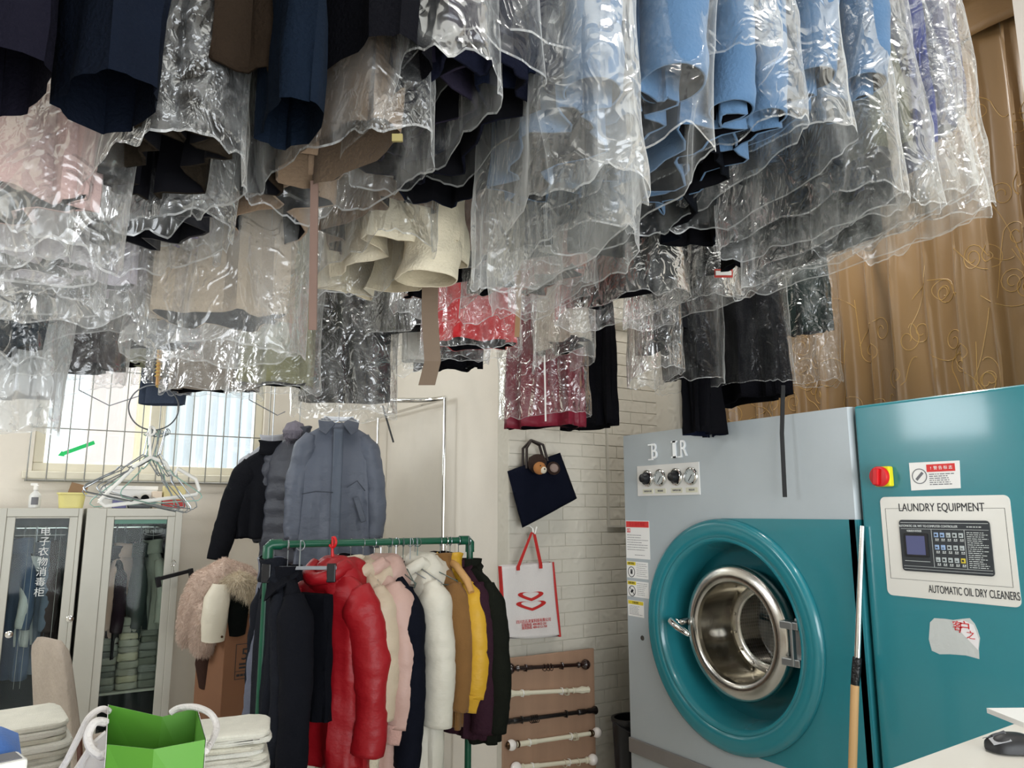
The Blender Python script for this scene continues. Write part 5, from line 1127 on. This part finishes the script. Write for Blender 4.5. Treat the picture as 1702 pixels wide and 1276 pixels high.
# ------------------------------------------------------------------ garments on the overhead rails
SEED = [100]
def over(name, lab, cat, u, v, yn, mat, a=13, hw=.25, th=.05, rail='front', cov=None, film=0, sl=None, sr=(.075, .06), fwd=0, kind='coat', lowx=0, cw=.035, ct=.035, fold=.012, puff=0, ps=.12, group=None, neck=None, flare=0, amp=.006, belts=(), side=0, hem=.012, lin_=None, csq=0, splay=.025, gw=1, goff=0):
    SEED[0] += 1; sd = SEED[0]*1.37
    if isinstance(mat, str): mat = cloth(mat)
    p = aty(u, v, yn); ar = radians(a); d = Vector((sin(ar), cos(ar), 0)); rz = math.atan2(-d.y, -d.x)
    c = p+d*hw; ry, rzz = RAILS[rail]; top = rzz-.13
    t = thing(name, lab, cat, (c.x, c.y, top), rz, group)
    L = top-p.z
    if kind == 'coat':
        zc = aty(u, sl, yn).z if sl else 0
        sw_ = min(.2, hw)
        coat_parts(t, mat, sw=sw_, hw=hw, th=th, L=L, sl=(top-.06-zc) if sl else .5, sr=sr, puff=puff, ps=ps, seed=sd, fwd=fwd, collar=None, sleeves=bool(sl), fold=fold, amp=amp, hem=hem, lining=lin_, near_only=True, splay=splay)
    else:
        mb = MB(); fold_tube(mb, hw, th, -.03, -L, sd, fold=.010)
        if kind == 'trousers': fold_tube(mb, hw*.96, th*.7, -.03, -L+.05, sd+3, cy=th*1.5, fold=.01)
        wrinkle(mb, amp, 9, sd, .7, .5); mb.build('body', mat, t)
    for ch_ in t.children:
        if gw != 1 or goff: ch_.scale.x = gw; ch_.location.x = goff
    if cov:
        zb = aty(u, cov, yn).z; f = FILMS[film] if isinstance(film, int) else film
        cover(t, hw+cw, th+ct, top-zb, sd, f, top=.02, wt=min(.24, hw+.03), lowx=lowx, flare=flare, side=side, squeeze=csq)
    for b_ in belts:
        m_, pts, wd_ = b_[:3]
        inv = t.matrix_basis.inverted(); R = []
        for q_ in pts:
            w0 = aty(*q_[:2], q_[2]); R.append([inv @ (w0+RT*s*wd_+FW*e) for s, e in ((-1, 0), (1, 0), (1, .006), (-1, .006))])
        mb = MB(); mb.loft(R, cap0=True, cap1=True); mb.build(b_[3] if len(b_) > 3 else 'belt', m_, t, smooth=False)
    h = hook(t, .12, w=min(.17, hw*.8))
    if abs(c.y-ry) > .015:
        r_ = t.matrix_basis.inverted() @ Vector((c.x, ry, rzz-.018)); mb = MB(); mb.tube([(0, 0, .118), r_], .0035, n=6); mb.build('hook_extension', wire, h)
    return t
red_tag = M('tag red', '#b8423a', rough=.6, bump=0); yel_tag = M('tag yellow', '#857a4c', rough=.6, bump=0)
blue = cloth('#47627f', bump=.25); navy = cloth('#0d1220'); black2 = cloth('#0a0a0e'); taupe = cloth('#9c8d79')
G1 = 'covered garments on the front rail'; G2 = 'covered garments on the second rail'; G3 = 'covered garments on the third rail'
strap_pink = M('strap pink', '#705a50', rough=.7, bump=.1); strap_br = M('strap brown', '#6d5c4c', rough=.6, bump=.1); strap_tan = M('strap tan', '#8a6c4c', rough=.6); cordw = M('cord white', '#c9c7c2', rough=.7); blkst = M('strap black', '#0b0b0c', rough=.7)
# front rail, from the curtain side leftwards
over('jeans', 'grey violet jeans in clear plastic at the curtain end of the front rail', 'trousers', 1588, 205, .83, cloth('#45435a', bump=.6, scale=220), 14, .14, .03, kind='trousers', cov=345, film=0, group=G1, cw=.05)
over('trousers', 'narrow indigo trousers in plastic left of the grey violet jeans', 'trousers', 1548, 266, .83, cloth('#343a68'), 14, .13, .018, kind='trousers', cov=330, film=0, group=G1, cw=.1)
over('coat', 'olive tweed coat in plastic between the blue uniforms and the indigo trousers', 'coat', 1506, 236, .84, cloth('#47472f', bump=.7, scale=300, var=.3), 14, .27, .045, cov=340, film=0, group=G1, cw=.06)
over('dress', 'charcoal dress in a wide low plastic cover nearest to the gold curtain', 'dress', 1618, 322, .80, cloth('#1d1e1c'), 6, .36, .035, cov=352, film=0, group=G1, cw=.03, ct=.03, gw=.66, goff=-.12, kind='flat')
B = 'blue uniform jacket in plastic, '
over('uniform_jacket', B+'nearest the olive tweed coat', 'jacket', 1424, 158, .83, blue, 14, .19, .045, sl=150, sr=(.07, .052), cov=318, film=0, group=G1, lowx=.03, cw=.09)
over('coat', 'dark green grey coat hem below the blue jacket nearest the olive tweed', 'coat', 1458, 316, .93, cloth('#090b09'), 15, .30, .08, group=G1)
over('uniform_jacket', B+'second from the olive tweed coat', 'jacket', 1340, 148, .83, blue, 14, .19, .04, sl=140, sr=(.07, .048), cov=236, film=0, group=G1, cw=.09)
over('coat', 'navy coat with wide open hem under the second and third blue jackets', 'coat', 1372, 250, .93, cloth('#070b14'), 14, .31, .085, group=G1)
over('uniform_jacket', B+'third from the olive tweed coat', 'jacket', 1262, 213, .83, blue, 14, .19, .035, sl=205, sr=(.065, .04), cov=232, film=0, group=G1, cw=.09)
over('uniform_jacket', B+'short sleeve end turned up, fourth from the tweed coat', 'jacket', 1218, 192, .80, blue, 14, .22, .03, sl=184, sr=(.06, .042), cov=120, film=0, group=G1, cw=.09)
over('uniform_jacket', B+'widest one in the middle of the front rail', 'jacket', 1108, 158, .82, blue, 14, .19, .05, sl=150, sr=(.075, .062), cov=262, film=FILM_C, group=G1, lowx=.0, cw=.09)
over('coat', 'navy black coat hem under the widest blue jacket', 'coat', 1190, 262, .93, cloth('#07090e'), 13, .29, .085, group=G1)
over('uniform_jacket', B+'leftmost blue one beside the dark navy coats', 'jacket', 978, 173, .83, blue, 14, .19, .05, sl=165, sr=(.07, .05), cov=330, film=2, group=G1, cw=.095)
over('coat', 'dark navy coat with bare hem right of the crumpled plastic peaks', 'coat', 908, 124, .84, navy, 6, .26, .085, cov=92, film=FILM_C, group=G1)
over('coat', 'long grey blue coat in hazy plastic reaching below the dark navy coats', 'coat', 1000, 262, 1.0, cloth('#202329'), 14, .26, .05, cov=390, film=1, group=G1, cw=.05)
over('coat', 'midnight navy coat in plastic left of the crumpled plastic peaks', 'coat', 826, 112, .84, cloth('#0d0f1b'), 2, .21, .08, cov=95, film=FILM_C, group=G1)
over('coat', 'violet black coat in plastic between midnight navy and plain black coats', 'coat', 770, 60, .83, cloth('#221f2c'), 4, .2, .045, cov=118, film=0, group=G1)
over('coat', 'plain black wide coat framed by pale plastic edges', 'coat', 690, 75, .83, black2, -14, .13, .055, cov=None, group=G1, kind='flat')
over('skirt', 'brown skirt in a low hanging clear plastic cover below the plain black coat', 'skirt', 650, 205, .95, cloth('#6b5947'), -14, .15, .045, cov=250, film=0, group=G1, kind='flat', cw=.05, ct=.04, belts=((yel_tag, [(660, 222, .875), (660, 228, .875), (660, 234, .875)], .007, 'paper_tag'),))
over('coat', 'blue black narrow coat with open end left of the plain black coat', 'coat', 512, 168, .84, cloth('#0b131e'), -2, .07, .032, kind='flat', group=G1, cov=None)
over('coat', 'navy garment with rounded low end on the left of the front rail', 'coat', 222, 128, .83, cloth('#0a0f19'), -14, .075, .045, kind='flat', cov=None, group=G1)
over('coat', 'black purple garment cut by the upper left edge of the picture', 'coat', 22, 84, .84, cloth('#100f18'), -12, .08, .04, kind='flat', group=G1, cov=None)
over('fur_coat', 'dark brown shaggy coat in plastic right of the rounded navy garment', 'coat', 320, 225, .98, cloth('#1d1812', bump=1.0, scale=50), -10, .13, .045, cov=262, film=0, group=G1)
over('coat', 'dark brown suede coat hanging above the long taupe coat', 'coat', 420, 110, .92, cloth('#241c15'), 8, .22, .06, cov=None, group=G1)
# second rail and the garments between
over('coat', 'tan wool coat with a thin pink belt hanging down from it', 'coat', 522, 300, 1.25, cloth('#85705c'), -2, .25, .05, sl=268, sr=(.075, .07), group=G2, belts=((strap_pink, [(522, 300, 1.22), (521, 400, 1.22), (519, 548, 1.22)], .0065),))
over('long_coat', 'long taupe coat in hazy plastic, longest one left of the middle', 'coat', 480, 530, 1.62, taupe, -58, .155, .07, rail='second', cov=585, film=2, group=G2)
over('coat', 'brown wool coat behind the plain black coat with a hanging brown belt', 'coat', 690, 325, 1.4, cloth('#6f5d4e'), -3, .22, .06, rail='second', cov=400, film=1, group=G2, belts=((strap_br, [(716, 420, 1.7), (714, 520, 1.7), (719, 600, 1.7), (709, 640, 1.7)], .021),))
over('quilted_jacket', 'shiny black quilted jacket in plastic beside the long taupe coat', 'jacket', 318, 345, 1.25, nylon('#0d0c14'), -20, .14, .06, cov=375, film=FILM_T, group=G2)
over('coat', 'purple coat in plastic below the shiny black quilted jacket', 'coat', 318, 392, 1.6, cloth('#6f6088'), -45, .2, .06, rail='second', cov=425, film=2, group=G2)
over('shirt', 'salmon pink shirt in plastic on the left under the navy sleeve', 'shirt', 150, 335, 1.15, cloth('#ad918c'), -50, .19, .05, cov=430, film=1, group=G2)
over('shirt', 'pale pink shirt in plastic at the left edge above the dark green coat', 'shirt', 62, 320, 1.2, cloth('#b8a09b'), -48, .17, .05, cov=395, film=1, group=G2)
over('blouse', 'lilac white blouse in hazy plastic, lower one of the left cluster', 'blouse', 225, 480, 1.75, cloth('#bfb8c2'), -60, .14, .06, rail='second', cov=545, film=2, group=G2)
over('blouse', 'off-white blouse in hazy plastic over the dark green coat', 'blouse', 130, 440, 1.65, cloth('#c4bec4'), -55, .13, .06, rail='second', cov=505, film=2, group=G2)
over('long_coat', 'long dark green coat at the left edge beside the window', 'coat', 52, 575, 1.9, cloth('#16212a'), -40, .16, .05, rail='second', cov=600, film=0, group=G2)
over('jacket', 'dark mottled jacket in plastic right of the long dark green coat', 'jacket', 185, 612, 2.2, cloth('#352f30', var=.4), -55, .17, .06, rail='second', cov=640, film=1, group=G2)
over('dress', 'white dress in milky plastic at the left edge over the window', 'dress', 70, 660, 2.1, cloth('#c6c8ca'), -55, .16, .05, rail='second', cov=715, film=FILM_W, group=G2, cw=.04)
over('jacket', 'mid grey jacket in plastic behind the bamboo pole', 'jacket', 312, 575, 2.3, cloth('#6d7075'), -55, .15, .06, rail='second', cov=590, film=1, group=G2)
over('jacket', 'cream cotton jacket with open hem in the middle of the second rail', 'jacket', 728, 402, 1.5, cloth('#d6ccb5'), -4, .27, .11, rail='second', sl=455, sr=(.10, .075), cov=None, group=G2, amp=.016, fold=.02, lin_=cloth('#b3a890'))
over('cardigan', 'dusty mauve ribbed cardigan right of the cream cotton jacket', 'cardigan', 800, 418, 1.75, cloth('#8a7068', bump=.8, scale=60), 2, .27, .06, rail='second', cov=445, film=1, group=G2)
over('long_coat', 'pale grey long coat in crumpled hazy plastic at the middle of the second rail', 'coat', 905, 405, 1.6, cloth('#8a877f'), 8, .26, .05, rail='second', cov=450, film=1, group=G2, belts=((strap_tan, [(862, 440, 2.0), (862, 500, 2.0), (859, 560, 2.0)], .008),))
over('coat', 'black waxed coat in glossy plastic under the navy coats', 'coat', 1112, 450, 1.75, cloth('#08090c'), 0, .27, .09, rail='second', cov=485, film=FILM_T, group=G2)
over('coat', 'rust orange coat seen through plastic beside the black waxed coat', 'coat', 965, 440, 1.9, cloth('#7d3418'), 3, .2, .05, rail='second', cov=470, film=1, group=G2)
over('coat', 'dark grey anorak in plastic with a small red tag below the charcoal dress', 'coat', 1205, 440, 1.75, cloth('#201f20'), 5, .26, .06, rail='second', cov=490, film=FILM_T, group=G2, belts=((red_tag, [(1203, 447, 1.66), (1203, 450, 1.66), (1203, 461, 1.66)], .03, 'paper_tag'), (paper, [(1203, 450, 1.655), (1203, 454, 1.655), (1203, 457, 1.655)], .026, 'tag_print')))
over('trousers', 'black trousers in creased glossy plastic above the machine left corner', 'trousers', 1108, 560, 2.25, cloth('#141518'), 27, .2, .05, rail='second', kind='trousers', cov=612, film=FILM_T, group=G2)
over('coat', 'black coat with hem open above the machine lettering', 'coat', 1172, 606, 2.25, black2, 26, .22, .08, rail='second', cov=628, film=FILM_C, group=G2)
over('coat', 'black wool coat with a long hanging black strap before the curtain', 'coat', 1306, 655, 2.15, black2, 8, .26, .07, rail='second', cov=632, film=FILM_C, group=G2, belts=((blkst, [(1302, 640, 2.1), (1300, 720, 2.1), (1305, 826, 2.1)], .0085),))
over('jacket', 'navy jacket with low corner over the upper left of the machine', 'jacket', 1158, 718, 2.45, cloth('#0f1424'), 60, .13, .05, rail='second', group=G2)
over('skirt', 'dark green skirt in clear plastic against the gold curtain', 'skirt', 1382, 548, 2.2, cloth('#16231f'), -20, .12, .03, rail='second', cov=632, film=0, group=G2)
over('puffer_jacket', 'scarlet red padded jacket rolled in plastic in the middle', 'jacket', 852, 572, 2.55, nylon('#b3151c'), -55, .17, .09, rail='third', cov=582, film=0, group=G3, puff=.012)
over('jacket', 'off-white jacket in plastic right of the scarlet jacket with white cord', 'jacket', 962, 560, 2.6, cloth('#b5ad9f'), 16, .24, .07, rail='third', cov=590, film=1, group=G3, belts=((cordw, [(905, 590, 2.6), (906, 640, 2.6), (907, 700, 2.6)], .0035),))
over('puffer_jacket', 'maroon puffer jacket in shiny plastic above the navy tote bag', 'jacket', 968, 708, 2.95, nylon('#6f1428'), -40, .2, .07, rail='third', cov=690, film=FILM_T, group=G3)
over('coat', 'black jacket hem behind the maroon puffer jacket', 'jacket', 1020, 706, 3.1, black2, -5, .2, .05, rail='third', group=G3)
over('trousers', 'black trousers in wrinkled shiny plastic above the slate coat', 'trousers', 648, 668, 3.1, cloth('#0b0c10'), -62, .2, .05, rail='third', kind='trousers', cov=690, film=FILM_T, group=G3)
over('jacket', 'black jacket edge between cream jacket and white wall', 'jacket', 722, 532, 2.75, black2, -15, .22, .05, rail='third', group=G3, cov=545, film=1)
over('jacket', 'short black jacket with stepped hem left of the scarlet jacket', 'jacket', 800, 612, 3.15, black2, -50, .17, .05, rail='third', group=G3, cov=600, film=1)
over('trousers', 'white trousers in plastic beside the hanging brown belt', 'trousers', 712, 600, 3.0, cloth('#b9b7b0'), -60, .06, .04, rail='third', group=G3, cov=615, film=1, kind='flat')
over('jacket', 'khaki jacket in plastic left of the black trousers', 'jacket', 516, 640, 3.0, cloth('#7d7c5f'), -62, .15, .06, rail='third', group=G3, cov=652, film=1)
over('jacket', 'warm grey jacket in plastic left of the khaki jacket', 'jacket', 425, 650, 3.15, cloth('#82796f'), -62, .17, .06, rail='third', group=G3, cov=655, film=1)
over('jeans', 'dark blue jeans behind the metal ring at the window', 'trousers', 308, 672, 3.55, cloth('#333c4c'), -62, .1, .04, rail='third', group=G3, cov=640, film=0, kind='trousers')
over('jacket', 'sage green jacket in plastic over the top of the window', 'jacket', 238, 606, 3.4, cloth('#85876f'), -62, .13, .05, rail='third', group=G3, cov=612, film=1)
over('shorts', 'small charcoal shorts hanging over the left window pane', 'shorts', 172, 620, 3.4, cloth('#2b3236'), -62, .08, .04, rail='third', group=G3, kind='flat')
